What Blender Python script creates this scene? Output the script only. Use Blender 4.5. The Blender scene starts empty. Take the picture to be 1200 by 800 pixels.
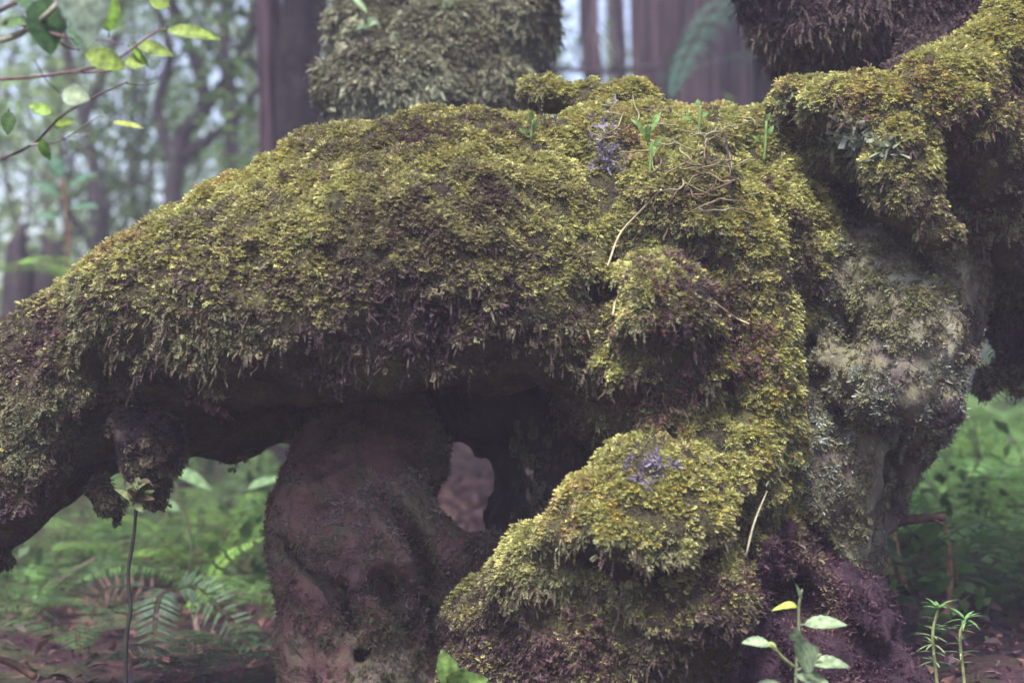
import bpy, math, random
import numpy as np
from mathutils import Vector

rng = np.random.default_rng(7)
random.seed(7)
R = math.radians
sc = bpy.context.scene
COL = sc.collection

# ------------------------------------------------------------------ camera
CAM_Y, CAM_Z, LENS = -2.2, 0.55, 50.0
PX = 36.0 / LENS / 1200.0
cam_d = bpy.data.cameras.new('camera')
cam = bpy.data.objects.new('camera', cam_d)
COL.objects.link(cam)
cam.location = (0, CAM_Y, CAM_Z)
cam.rotation_euler = (R(90), 0, 0)
cam_d.lens = LENS
cam_d.sensor_width = 36
cam_d.clip_start = 0.02
cam_d.clip_end = 600
cam_d.dof.use_dof = True
cam_d.dof.focus_distance = 2.06
cam_d.dof.aperture_fstop = 2.8
sc.camera = cam


def P(px, py, Y):
    """world point seen at photograph pixel (px, py) standing at depth Y"""
    d = Y - CAM_Y
    return np.array([(px - 600) * PX * d, Y, CAM_Z + (400 - py) * PX * d])


# ------------------------------------------------------------------ noise
class Noise:
    def __init__(s, seed):
        r = np.random.default_rng(seed)
        s.t = r.random((32, 32, 32)).astype(np.float32)

    def __call__(s, p, freq):
        q = np.asarray(p, np.float32) * freq + 100.0
        i = np.floor(q).astype(np.int32)
        f = q - i
        f = f * f * (3 - 2 * f)
        i0 = i & 31
        i1 = (i + 1) & 31
        fx, fy, fz = f[:, 0], f[:, 1], f[:, 2]
        t = s.t
        x0, y0, z0 = i0.T
        x1, y1, z1 = i1.T
        a = t[x0, y0, z0] * (1 - fx) + t[x1, y0, z0] * fx
        b = t[x0, y1, z0] * (1 - fx) + t[x1, y1, z0] * fx
        c = t[x0, y0, z1] * (1 - fx) + t[x1, y0, z1] * fx
        d = t[x0, y1, z1] * (1 - fx) + t[x1, y1, z1] * fx
        a = a * (1 - fy) + b * fy
        c = c * (1 - fy) + d * fy
        return (a * (1 - fz) + c * fz) * 2 - 1


N1, N2, N3, N4 = Noise(1), Noise(2), Noise(3), Noise(4)


def fbm(p, freq, n=N1, o=3):
    v, a = 0, 1.0
    for k in range(o):
        v = v + a * n(p, freq * 2.03 ** k)
        a *= 0.5
    return v


def sstep(a, b, x):
    t = np.clip((x - a) / (b - a), 0, 1)
    return t * t * (3 - 2 * t)


# ------------------------------------------------------------------ mesh helpers
def make_obj(name, V, F4=None, F3=None, mat=None, parent=None, col=None, smooth=False, label=None, kind=None):
    V = np.asarray(V, np.float32)
    loops, starts, n = [], [], 0
    if F4 is not None and len(F4):
        F4 = np.asarray(F4, np.int32)
        loops.append(F4.ravel())
        starts.append(np.arange(len(F4)) * 4)
        n = F4.size
    if F3 is not None and len(F3):
        F3 = np.asarray(F3, np.int32)
        loops.append(F3.ravel())
        starts.append(n + np.arange(len(F3)) * 3)
    loops = np.concatenate(loops).astype(np.int32)
    starts = np.concatenate(starts).astype(np.int32)
    me = bpy.data.meshes.new(name)
    me.vertices.add(len(V))
    me.vertices.foreach_set('co', V.ravel())
    me.loops.add(len(loops))
    me.loops.foreach_set('vertex_index', loops)
    me.polygons.add(len(starts))
    me.polygons.foreach_set('loop_start', starts)
    if smooth:
        me.polygons.foreach_set('use_smooth', np.ones(len(starts), bool))
    if col is not None:
        at = me.color_attributes.new('Col', 'FLOAT_COLOR', 'POINT')
        c = np.ones((len(V), 4), np.float32)
        c[:, :3] = col
        at.data.foreach_set('color', c.ravel())
    me.update(calc_edges=True)
    if mat:
        me.materials.append(mat)
    o = bpy.data.objects.new(name, me)
    COL.objects.link(o)
    if parent is not None:
        o.parent = parent
        o.matrix_parent_inverse.identity()
        off = np.array(parent.location)
        if parent.parent is not None:
            off = off + np.array(parent.parent.location)
        if np.abs(off).max() > 0:
            me.vertices.foreach_set('co', (V - off.astype(np.float32)).ravel())
            me.update()
    if label:
        o['label'] = label
    if kind:
        o['kind'] = kind
    return o


class MB:
    """collects quads and triangles of one mesh, with a colour per vertex"""
    def __init__(s):
        s.v, s.q, s.t, s.c, s.n = [], [], [], [], 0

    def add(s, V, Q=None, T=None, c=(1, 1, 1)):
        V = np.asarray(V, float).reshape(-1, 3)
        s.v.append(V)
        if Q is not None and len(Q):
            s.q.append(np.asarray(Q, int) + s.n)
        if T is not None and len(T):
            s.t.append(np.asarray(T, int) + s.n)
        s.c.append(np.broadcast_to(np.asarray(c, float), (len(V), 3)))
        s.n += len(V)

    def tube(s, pts, rad, n=8, c=(1, 1, 1), cap=True, wob=0.0):
        pts = np.asarray(pts, float)
        rad = np.broadcast_to(np.asarray(rad, float), (len(pts),))
        tan = np.gradient(pts, axis=0)
        tan /= np.linalg.norm(tan, axis=1)[:, None] + 1e-9
        ref = np.array([0.13, 0.97, 0.2]) if abs(tan[0][1]) < 0.8 else np.array([1, 0.1, 0.1])
        rings = []
        u = np.cross(tan[0], ref)
        u /= np.linalg.norm(u)
        a = np.arange(n) * 2 * np.pi / n
        ph = rng.random() * 6
        for i in range(len(pts)):
            u = u - tan[i] * np.dot(u, tan[i])
            u /= np.linalg.norm(u) + 1e-9
            w = np.cross(tan[i], u)
            r = rad[i] * (1 + wob * (np.sin(a * 3 + ph) * .6 + np.sin(a * 5 + ph * 2 + i * .3) * .4)) if wob else rad[i]
            rings.append(pts[i] + (np.cos(a) * r)[:, None] * u + (np.sin(a) * r)[:, None] * w)
        V = np.concatenate(rings)
        m = len(pts)
        Q = [[i * n + k, i * n + (k + 1) % n, (i + 1) * n + (k + 1) % n, (i + 1) * n + k] for i in range(m - 1) for k in range(n)]
        T = None
        if cap:
            V = np.concatenate([V, pts[[0, -1]]])
            T = [[m * n, (k + 1) % n, k] for k in range(n)] + [[m * n + 1, (m - 1) * n + k, (m - 1) * n + (k + 1) % n] for k in range(n)]
        s.add(V, Q, T, c)

    def build(s, name, mat, parent=None, smooth=True, label=None, kind=None):
        return make_obj(name, np.concatenate(s.v), np.concatenate(s.q) if s.q else None, np.concatenate(s.t) if s.t else None,
                        mat, parent, np.concatenate(s.c), smooth, label, kind)


def tag(o, label=None, cat=None, group=None, kind=None):
    for k, v in (('label', label), ('category', cat), ('group', group), ('kind', kind)):
        if v:
            o[k] = v
    return o


def empty(name, loc, label, cat, group=None):
    o = bpy.data.objects.new(name, None)
    COL.objects.link(o)
    o.location = loc
    o.empty_display_size = 0.1
    return tag(o, label, cat, group)


def norm(a):
    return a / (np.linalg.norm(a, axis=-1, keepdims=True) + 1e-9)


def spline(ctrl, n):
    """Catmull-Rom through control rows"""
    c = np.asarray(ctrl, float)
    c = np.vstack([2 * c[0] - c[1], c, 2 * c[-1] - c[-2]])
    out = []
    m = len(c) - 3
    for t in np.linspace(0, m - 1e-6, n):
        i = int(t)
        f = t - i
        a, b, d, e = c[i:i + 4]
        out.append(0.5 * (2 * b + (d - a) * f + (2 * a - 5 * b + 4 * d - e) * f * f + (3 * b - a - 3 * d + e) * f ** 3))
    return np.array(out)


# ------------------------------------------------------------------ materials
def nmat(name):
    m = bpy.data.materials.new(name)
    m.use_nodes = True
    nt = m.node_tree
    nt.nodes.clear()
    out = nt.nodes.new('ShaderNodeOutputMaterial')
    return m, nt, out


def leaf_mat(name, transl=0.3, rough=0.55, var=0.25, spec=0.3, nscale=40):
    """base colour from the Col attribute with a mottling, part of the light goes through"""
    m, nt, out = nmat(name)
    L = nt.links.new
    at = nt.nodes.new('ShaderNodeAttribute')
    at.attribute_name = 'Col'
    tc = nt.nodes.new('ShaderNodeTexCoord')
    nz = nt.nodes.new('ShaderNodeTexNoise')
    nz.inputs['Scale'].default_value = nscale
    nz.inputs['Detail'].default_value = 3
    L(tc.outputs['Object'], nz.inputs['Vector'])
    mr = nt.nodes.new('ShaderNodeMapRange')
    mr.inputs['From Min'].default_value = 0.3
    mr.inputs['From Max'].default_value = 0.7
    mr.inputs['To Min'].default_value = 1 - var
    mr.inputs['To Max'].default_value = 1 + var
    L(nz.outputs['Fac'], mr.inputs['Value'])
    mx = nt.nodes.new('ShaderNodeMix')
    mx.data_type = 'RGBA'
    mx.blend_type = 'MULTIPLY'
    mx.inputs['Factor'].default_value = 1
    L(at.outputs['Color'], mx.inputs[6])
    L(mr.outputs['Result'], mx.inputs[7])
    bs = nt.nodes.new('ShaderNodeBsdfPrincipled')
    bs.inputs['Roughness'].default_value = rough
    bs.inputs['Specular IOR Level'].default_value = spec
    L(mx.outputs[2], bs.inputs['Base Color'])
    if transl > 0:
        tr = nt.nodes.new('ShaderNodeBsdfTranslucent')
        L(mx.outputs[2], tr.inputs['Color'])
        ms = nt.nodes.new('ShaderNodeMixShader')
        ms.inputs['Fac'].default_value = transl
        L(bs.outputs[0], ms.inputs[1])
        L(tr.outputs[0], ms.inputs[2])
        L(ms.outputs[0], out.inputs['Surface'])
    else:
        L(bs.outputs[0], out.inputs['Surface'])
    return m


def bark_mat(name, stops, scale=9, stretch=(1, 1, 1), bump=0.6, bscale=60, rough=0.85, bdist=0.006, specks=None):
    m, nt, out = nmat(name)
    L = nt.links.new
    tc = nt.nodes.new('ShaderNodeTexCoord')
    mp = nt.nodes.new('ShaderNodeMapping')
    mp.inputs['Scale'].default_value = stretch
    L(tc.outputs['Object'], mp.inputs['Vector'])
    n1 = nt.nodes.new('ShaderNodeTexNoise')
    n1.inputs['Scale'].default_value = scale
    n1.inputs['Detail'].default_value = 8
    n1.inputs['Roughness'].default_value = 0.65
    n1.inputs['Distortion'].default_value = 0.6
    L(mp.outputs[0], n1.inputs['Vector'])
    cr = nt.nodes.new('ShaderNodeValToRGB')
    el = cr.color_ramp.elements
    while len(el) < len(stops):
        el.new(0.5)
    for e, (p, c) in zip(el, stops):
        e.position = p
        e.color = (*c, 1)
    L(n1.outputs['Fac'], cr.inputs['Fac'])
    n2 = nt.nodes.new('ShaderNodeTexNoise')
    n2.inputs['Scale'].default_value = bscale
    n2.inputs['Detail'].default_value = 6
    n2.inputs['Roughness'].default_value = 0.7
    L(mp.outputs[0], n2.inputs['Vector'])
    bp = nt.nodes.new('ShaderNodeBump')
    bp.inputs['Strength'].default_value = bump
    bp.inputs['Distance'].default_value = bdist
    L(n2.outputs['Fac'], bp.inputs['Height'])
    n3 = nt.nodes.new('ShaderNodeTexNoise')
    n3.inputs['Scale'].default_value = bscale / 4
    n3.inputs['Detail'].default_value = 5
    n3.inputs['Distortion'].default_value = 1.5
    L(mp.outputs[0], n3.inputs['Vector'])
    bp2 = nt.nodes.new('ShaderNodeBump')
    bp2.inputs['Strength'].default_value = 1
    bp2.inputs['Distance'].default_value = bdist * 5
    L(n3.outputs['Fac'], bp2.inputs['Height'])
    L(bp2.outputs[0], bp.inputs['Normal'])
    bs = nt.nodes.new('ShaderNodeBsdfPrincipled')
    bs.inputs['Roughness'].default_value = rough
    bs.inputs['Specular IOR Level'].default_value = 0.25
    if specks:
        n4 = nt.nodes.new('ShaderNodeTexNoise')
        n4.inputs['Scale'].default_value = 75
        n4.inputs['Detail'].default_value = 4
        n4.inputs['Roughness'].default_value = .75
        L(tc.outputs['Object'], n4.inputs['Vector'])
        mr = nt.nodes.new('ShaderNodeMapRange')
        mr.inputs['From Min'].default_value = .60
        mr.inputs['From Max'].default_value = .68
        L(n4.outputs['Fac'], mr.inputs['Value'])
        mx = nt.nodes.new('ShaderNodeMix')
        mx.data_type = 'RGBA'
        L(mr.outputs['Result'], mx.inputs['Factor'])
        L(cr.outputs['Color'], mx.inputs[6])
        mx.inputs[7].default_value = (*specks, 1)
        L(mx.outputs[2], bs.inputs['Base Color'])
    else:
        L(cr.outputs['Color'], bs.inputs['Base Color'])
    L(bp.outputs[0], bs.inputs['Normal'])
    L(bs.outputs[0], out.inputs['Surface'])
    return m


M = {}
M['moss'] = leaf_mat('moss_fronds', 0.28, 0.6, 0.2, 0.2, 60)
M['leaf'] = leaf_mat('leaf', 0.3, 0.55, 0.5, 0.2, 110)
M['far_leaf'] = leaf_mat('far_leaf', 0.5, 0.5, 0.3, 0.3, 2)
M['twig'] = leaf_mat('twig', 0, 0.75, 0.35, 0.25, 90)
M['lichen'] = leaf_mat('lichen', 0.12, 0.8, 0.25, 0.1, 120)
M['litter'] = leaf_mat('litter', 0.1, 0.7, 0.4, 0.25, 30)
M['peat'] = bark_mat('moss_base', [(0.36, (0.030, 0.020, 0.022)), (0.5, (0.060, 0.050, 0.026)), (0.64, (0.10, 0.092, 0.036))], 14, bump=0.9, bscale=90, bdist=0.01)
M['grey_bark'] = bark_mat('grey_bark', [(0.36, (0.05, 0.036, 0.040)), (0.45, (0.11, 0.088, 0.075)), (0.54, (0.155, 0.14, 0.085)), (0.64, (0.22, 0.21, 0.16))], 13, (1, 1, .6), 1, 80, specks=(.28, .29, .23))
M['brown_bark'] = bark_mat('brown_bark', [(0.34, (0.04, 0.024, 0.028)), (0.42, (0.15, 0.08, 0.078)), (0.51, (0.21, 0.115, 0.10)), (0.58, (0.15, 0.135, 0.085)), (0.70, (0.24, 0.18, 0.165))], 8, (1, 1, .8), 1, 70, specks=(.20, .15, .16))
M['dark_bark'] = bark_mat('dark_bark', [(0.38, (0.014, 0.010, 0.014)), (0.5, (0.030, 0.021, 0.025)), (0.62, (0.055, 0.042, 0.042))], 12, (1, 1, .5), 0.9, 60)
M['red_rot'] = bark_mat('red_rot', [(0.36, (0.022, 0.010, 0.018)), (0.5, (0.050, 0.024, 0.040)), (0.6, (0.08, 0.038, 0.056)), (0.7, (0.11, 0.068, 0.065))], 26, bump=1.0, bscale=110, bdist=0.012)
M['far_bark'] = bark_mat('far_bark', [(0.38, (0.045, 0.032, 0.036)), (0.5, (0.10, 0.08, 0.08)), (0.62, (0.17, 0.15, 0.145))], 5, (3, 3, .5), 0.9, 14, bdist=0.02)
M['red_bark'] = bark_mat('red_bark', [(0.40, (0.018, 0.010, 0.017)), (0.5, (0.085, 0.045, 0.06)), (0.60, (0.20, 0.12, 0.14))], 7, (4, 4, .16), 1, 16, bdist=0.02)
M['ground'] = bark_mat('forest_floor', [(0.38, (0.018, 0.009, 0.013)), (0.47, (0.085, 0.036, 0.045)), (0.55, (0.045, 0.060, 0.022)), (0.62, (0.13, 0.065, 0.07))], 6, bump=1, bscale=30, bdist=0.03)

# ------------------------------------------------------------------ the mossy tree: one field, split into parts
# primitives: chains of (px, py, Y, radius px); part index, blend
LIMB, TRUNK, BUTT, STUMP, ROT, UPPER, BOUGH, BURL, STUB = range(9)
CH = [
    (LIMB, 0.05, [(-190, 750, -.02, 78), (-70, 630, -.01, 76), (10, 538, 0, 84), (85, 452, 0, 104), (180, 396, 0, 124), (300, 340, 0, 141), (420, 304, 0, 153), (530, 287, 0, 160), (600, 290, .01, 150), (650, 312, .02, 140), (760, 300, .04, 160), (850, 300, .05, 150)]),
    (LIMB, 0.03, [(100, 425, -.12, 42), (60, 490, -.1, 46), (20, 580, -.08, 46)]),
    (LIMB, 0.08, [(180, 345, -.14, 70), (300, 325, -.18, 80), (420, 300, -.18, 95), (540, 290, -.18, 95), (620, 330, -.15, 80)]),
    (LIMB, 0.04, [(70, 520, .06, 62), (160, 496, .1, 68), (260, 478, .12, 70), (340, 455, .14, 66), (440, 430, .16, 70)]),
    (LIMB, 0.09, [(150, 385, -.1, 42), (230, 395, -.15, 64), (330, 395, -.185, 72), (440, 392, -.19, 80), (540, 385, -.185, 72), (630, 380, -.15, 60)]),
    (LIMB, 0.03, [(640, 112, .06, 26), (690, 120, .05, 34), (735, 122, .05, 30), (775, 130, .06, 20)]),
    (LIMB, 0.04, [(700, 190, .0, 70), (800, 195, .0, 75), (880, 190, .02, 70)]),
    (LIMB, 0.06, [(775, 375, -.23, 78), (735, 400, -.2, 55)]),
    (LIMB, 0.06, [(800, 440, -.2, 52), (770, 470, -.17, 50), (710, 460, -.12, 48)]),
    (LIMB, 0.03, [(820, 260, -.12, 80), (870, 300, -.14, 55), (890, 400, -.16, 52), (893, 480, -.16, 45), (905, 560, -.13, 38)]),
    (LIMB, 0.04, [(760, 500, -.05, 70), (840, 540, -.06, 80), (860, 620, -.05, 80)]),
    (LIMB, 0.03, [(570, 420, -.12, 45), (640, 410, -.12, 45), (690, 440, -.1, 45), (720, 470, -.1, 40)]),
    (LIMB, 0.04, [(700, 470, -.08, 50), (770, 485, -.15, 56), (830, 520, -.18, 54), (872, 580, -.17, 46)]),
    (BUTT, 0.05, [(850, 555, -.2, 46), (800, 580, -.24, 60)]),
    (BUTT, 0.04, [(800, 600, -.27, 82), (730, 615, -.28, 74), (660, 655, -.22, 62), (596, 690, -.15, 48), (562, 715, -.1, 36)]),
    (BUTT, 0.05, [(800, 690, -.235, 92), (705, 755, -.2, 112), (620, 790, -.12, 90), (588, 805, -.08, 62)]),
    (BUTT, 0.05, [(760, 860, -.15, 130), (640, 880, -.1, 110)]),
    (STUMP, 0.03, [(440, 455, .22, 84), (440, 530, .17, 92), (412, 600, .10, 104), (416, 680, .09, 102), (424, 780, .08, 100), (428, 900, .08, 120)]),
    (STUMP, 0.025, [(465, 620, .0, 60), (500, 650, .0, 44), (545, 655, .02, 34), (600, 660, .04, 34)]),
    (STUMP, 0.02, [(355, 590, .0, 44), (385, 650, -.02, 30), (440, 700, -.03, 26), (485, 730, -.02, 24)]),
    (STUMP, 0.03, [(500, 650, .04, 40), (505, 710, .05, 40), (515, 790, .05, 44)]),
    (STUMP, 0.02, [(350, 700, .03, 20), (372, 800, .0, 28)]),
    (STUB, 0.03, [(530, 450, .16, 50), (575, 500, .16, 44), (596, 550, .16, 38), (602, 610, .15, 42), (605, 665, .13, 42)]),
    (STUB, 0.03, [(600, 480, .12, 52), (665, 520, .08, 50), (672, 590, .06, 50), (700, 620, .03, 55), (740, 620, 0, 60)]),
    (TRUNK, 0.05, [(1110, 210, .17, 100), (1065, 270, .11, 115), (1030, 380, .08, 115), (985, 480, .08, 85), (965, 600, .08, 66), (970, 700, .08, 60), (975, 800, .08, 80)]),
    (TRUNK, 0.06, [(930, 400, .0, 50), (950, 500, -.02, 56), (985, 520, .0, 60)]),
    (TRUNK, 0.03, [(955, 285, .04, 56), (1010, 325, -.05, 58), (1070, 375, -.13, 56), (1112, 420, -.14, 42)]),
    (TRUNK, 0.03, [(950, 430, .04, 60), (990, 440, -.06, 56), (1035, 452, -.15, 52), (1095, 464, -.15, 40)]),
    (TRUNK, 0.03, [(1085, 480, .06, 40), (1065, 550, .1, 30), (1035, 600, .1, 26), (1000, 650, .09, 26)]),
    (TRUNK, 0.03, [(935, 230, .1, 60), (940, 330, .02, 54), (950, 400, -.02, 42), (960, 480, -.04, 44), (975, 560, -.05, 46), (985, 640, -.02, 36)]),
    (BOUGH, 0.03, [(945, 130, -.06, 36), (1000, 135, -.12, 48), (1060, 125, -.14, 52), (1110, 110, -.12, 60)]),
    (BOUGH, 0.03, [(950, 190, -.02, 40), (1020, 190, -.08, 46)]),
    (BOUGH, 0.03, [(1050, 190, -.16, 46), (1070, 240, -.17, 46), (1090, 275, -.16, 34)]),
    (BOUGH, 0.04, [(1120, 150, -.08, 70), (1160, 220, -.04, 60), (1172, 280, .0, 40)]),
    (BOUGH, 0.04, [(1120, 100, -.06, 55), (1180, 60, -.03, 65), (1250, 20, .0, 90), (1330, -60, .02, 100)]),
    (BOUGH, 0.04, [(1230, 120, .0, 90), (1230, 250, .04, 60)]),
    (UPPER, 0.04, [(1180, 60, .25, 100), (1080, 25, .25, 85), (1000, 15, .24, 78), (950, 10, .24, 70), (920, -60, .22, 70)]),
    (UPPER, 0.04, [(1120, 90, .15, 60), (1040, 105, .12, 36)]),
    (UPPER, 0.05, [(1130, 20, .25, 90), (1100, -90, .25, 110), (960, -120, .25, 110), (860, -170, .25, 110)]),  # mass added above the frame to cast shade on the limb below
    (UPPER, 0.04, [(1200, 300, .2, 50), (1195, 420, .2, 42), (1160, 440, .2, 20)]),
    (ROT, 0.04, [(900, 610, .0, 60), (930, 690, -.05, 66), (970, 770, -.08, 80), (1000, 850, -.1, 110)]),
    (ROT, 0.04, [(880, 690, -.12, 50), (885, 790, -.15, 75)]),
    (ROT, 0.02, [(905, 625, -.12, 16), (950, 660, -.15, 15), (1000, 712, -.17, 13), (1040, 770, -.17, 14)]),
    (ROT, 0.02, [(880, 640, -.16, 22), (890, 720, -.2, 30), (930, 770, -.2, 34)]),
    (ROT, 0.03, [(930, 650, -.02, 30), (975, 700, -.06, 26), (1010, 760, -.08, 28), (1050, 830, -.08, 34)]),
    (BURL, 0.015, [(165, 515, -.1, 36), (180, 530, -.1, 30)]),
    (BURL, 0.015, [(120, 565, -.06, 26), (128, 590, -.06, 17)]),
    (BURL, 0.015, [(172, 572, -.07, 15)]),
]
H = 0.0075
LO = np.array([-1.15, -0.52, -0.16])
HI = np.array([1.12, 0.56, 1.46])
dims = np.ceil((HI - LO) / H).astype(int)
gx, gy, gz = [LO[i] + np.arange(dims[i]) * H for i in range(3)]
field = np.full(dims, 1.0, np.float32)
pid = np.zeros(dims, np.int8)
pbest = np.full(dims, 1.0, np.float32)


def cap_sdf(X, Y, Z, a, b, ra, rb):
    ba = b - a
    l2 = float(ba @ ba) + 1e-12
    t = np.clip(((X - a[0]) * ba[0] + (Y - a[1]) * ba[1] + (Z - a[2]) * ba[2]) / l2, 0, 1)
    return np.sqrt((X - a[0] - t * ba[0]) ** 2 + (Y - a[1] - t * ba[1]) ** 2 + (Z - a[2] - t * ba[2]) ** 2) - (ra + (rb - ra) * t)


for part, k, pts in CH:
    pw = [P(x, y, Y) for x, y, Y, r in pts]
    trim = 7 if part in (LIMB, BUTT, BOUGH) else 0          # room for the moss coat
    rr = [(r - trim) * PX * (Y - CAM_Y) for x, y, Y, r in pts]
    if len(pw) == 1:
        pw.append(pw[0] + 1e-4)
        rr.append(rr[0])
    pad = 0.12
    lo = np.min([p - r for p, r in zip(pw, rr)], axis=0) - pad
    hi = np.max([p + r for p, r in zip(pw, rr)], axis=0) + pad
    i0 = np.clip(((lo - LO) / H).astype(int), 0, dims)
    i1 = np.clip(((hi - LO) / H).astype(int) + 1, 0, dims)
    if (i1 <= i0).any():
        continue
    sl = tuple(slice(a, b) for a, b in zip(i0, i1))
    X = gx[sl[0]][:, None, None].astype(np.float32)
    Y = gy[sl[1]][None, :, None].astype(np.float32)
    Z = gz[sl[2]][None, None, :].astype(np.float32)
    d = None
    for i in range(len(pw) - 1):
        e = cap_sdf(X, Y, Z, pw[i].astype(np.float32), pw[i + 1].astype(np.float32), rr[i], rr[i + 1])
        d = e if d is None else np.minimum(d, e)
    f = field[sl]
    h = np.clip(0.5 + 0.5 * (f - d) / k, 0, 1)
    field[sl] = f * (1 - h) + d * h - k * h * (1 - h)
    better = d < pbest[sl]
    pid[sl][better] = part
    pbest[sl][better] = d[better]

# cracks and hollows cut into the wood: (px, py, Y, radius px)
CARVE = [
    [(340, 640, .02, 5), (372, 668, -.03, 7), (400, 700, -.03, 9), (425, 760, -.02, 6)],
    [(452, 575, -.02, 5), (470, 610, -.06, 6), (495, 640, -.05, 8), (508, 690, -.02, 8), (508, 780, .0, 8)],
    [(440, 690, -.03, 5), (470, 715, -.03, 8), (482, 745, -.02, 6)],
    [(930, 690, -.16, 20), (965, 715, -.17, 22), (1000, 750, -.18, 14)],
    [(1050, 520, -.03, 14), (1020, 570, -.01, 12)],
]
for pts in CARVE:
    pw = [P(x, y, Y) for x, y, Y, r in pts]
    rr = [r * PX * (Y - CAM_Y) for x, y, Y, r in pts]
    lo = np.clip(((np.min(pw, 0) - .1 - LO) / H).astype(int), 0, dims)
    hi = np.clip(((np.max(pw, 0) + .1 - LO) / H).astype(int) + 1, 0, dims)
    sl = tuple(slice(a, b) for a, b in zip(lo, hi))
    X = gx[sl[0]][:, None, None].astype(np.float32)
    Y = gy[sl[1]][None, :, None].astype(np.float32) * np.float32(.35)      # deep cuts
    Z = gz[sl[2]][None, None, :].astype(np.float32)
    d = None
    for i in range(len(pw) - 1):
        a_, b_ = pw[i] * [1, .35, 1], pw[i + 1] * [1, .35, 1]
        e = cap_sdf(X, Y, Z, a_.astype(np.float32), b_.astype(np.float32), rr[i], rr[i + 1])
        d = e if d is None else np.minimum(d, e)
    f = field[sl]
    k = .012
    h = np.clip(0.5 + 0.5 * (f + d) / k, 0, 1)
    field[sl] = -d * (1 - h) + f * h + k * h * (1 - h)

# lumps and ridges inside a band round the surface
idx = np.argwhere(np.abs(field) < 0.07)
pp = np.stack([gx[idx[:, 0]], gy[idx[:, 1]], gz[idx[:, 2]]], 1).astype(np.float32)
part_at = pid[idx[:, 0], idx[:, 1], idx[:, 2]]
mossy = np.isin(part_at, [LIMB, BUTT, BOUGH])
lump = fbm(pp * np.array([1, 1, 1.2], np.float32), 7.0, N1, 2) * np.where(part_at == LIMB, 0.013, 0.020) + fbm(pp, 20.0, N2, 2) * 0.013
wp = pp + 0.05 * np.stack([N3(pp, 6), N4(pp, 6), N2(pp, 5)], 1)
ridge = (1 - np.abs(N4(wp * np.array([1, 1, .45], np.float32), 11.0))) ** 3 * np.where(part_at == STUMP, -0.016, -0.026) + fbm(pp, 9, N3, 3) * np.where(part_at == STUMP, .010, .016) + fbm(pp, 38, N2, 2) * 0.007
fine = fbm(pp, 32, N3, 3) * 0.016 + fbm(pp, 11, N2, 2) * 0.028
disp = np.where(mossy, lump, np.where(np.isin(part_at, [ROT, BURL]), fine, -ridge))
field[idx[:, 0], idx[:, 1], idx[:, 2]] += disp.astype(np.float32)


def surface_nets(f, origin, h):
    s = f < 0
    cnt = np.zeros(tuple(np.array(f.shape) - 1), np.int8)
    off = [(a, b, c) for a in (0, 1) for b in (0, 1) for c in (0, 1)]
    nx, ny, nz = cnt.shape
    for a, b, c in off:
        cnt += s[a:a + nx, b:b + ny, c:c + nz]
    act = np.argwhere((cnt > 0) & (cnt < 8))
    vid = np.full(cnt.shape, -1, np.int32)
    vid[act[:, 0], act[:, 1], act[:, 2]] = np.arange(len(act))
    val = {o: f[act[:, 0] + o[0], act[:, 1] + o[1], act[:, 2] + o[2]] for o in off}
    acc = np.zeros((len(act), 3), np.float32)
    n = np.zeros(len(act), np.float32)
    for o in off:
        for ax in range(3):
            if o[ax] == 0:
                o2 = list(o)
                o2[ax] = 1
                o2 = tuple(o2)
                va, vb = val[o], val[o2]
                c = (va < 0) != (vb < 0)
                t = np.where(c, va / np.where(va - vb == 0, 1, va - vb), 0)
                p = np.array(o, np.float32)[None] + np.zeros((len(act), 3), np.float32)
                p[:, ax] += t
                acc[c] += p[c]
                n[c] += 1
    V = origin + (act + acc / n[:, None]) * h
    quads = []
    for ax in range(3):
        u, v = [(1, 2), (2, 0), (0, 1)][ax]
        A = np.moveaxis(s, ax, 0)
        d = np.moveaxis(s[1:] ^ s[:-1], 0, 0) if ax == 0 else (s[:, 1:] ^ s[:, :-1] if ax == 1 else s[:, :, 1:] ^ s[:, :, :-1])
        e = np.argwhere(d)
        ok = (e[:, u] > 0) & (e[:, v] > 0) & (e[:, u] < f.shape[u] - 1) & (e[:, v] < f.shape[v] - 1)
        e = e[ok]

        def g(du, dv):
            q = e.copy()
            q[:, u] += du
            q[:, v] += dv
            return vid[q[:, 0], q[:, 1], q[:, 2]]
        q = np.stack([g(-1, -1), g(0, -1), g(0, 0), g(-1, 0)], 1)
        inside = s[e[:, 0], e[:, 1], e[:, 2]]
        q[~inside] = q[~inside][:, ::-1]
        quads.append(q)
    return V, np.concatenate(quads)


V, Q = surface_nets(field, LO, H)
ctr = V[Q].mean(1)
ci = np.clip(((ctr - LO) / H).round().astype(int), 0, dims - 1)
qpart = pid[ci[:, 0], ci[:, 1], ci[:, 2]]
# face and vertex normals
fn = np.cross(V[Q[:, 2]] - V[Q[:, 0]], V[Q[:, 3]] - V[Q[:, 1]])
farea = np.linalg.norm(fn, axis=1) * 0.5
vn = np.zeros_like(V)
for k in range(4):
    np.add.at(vn, Q[:, k], fn)
vn = norm(vn)

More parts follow.
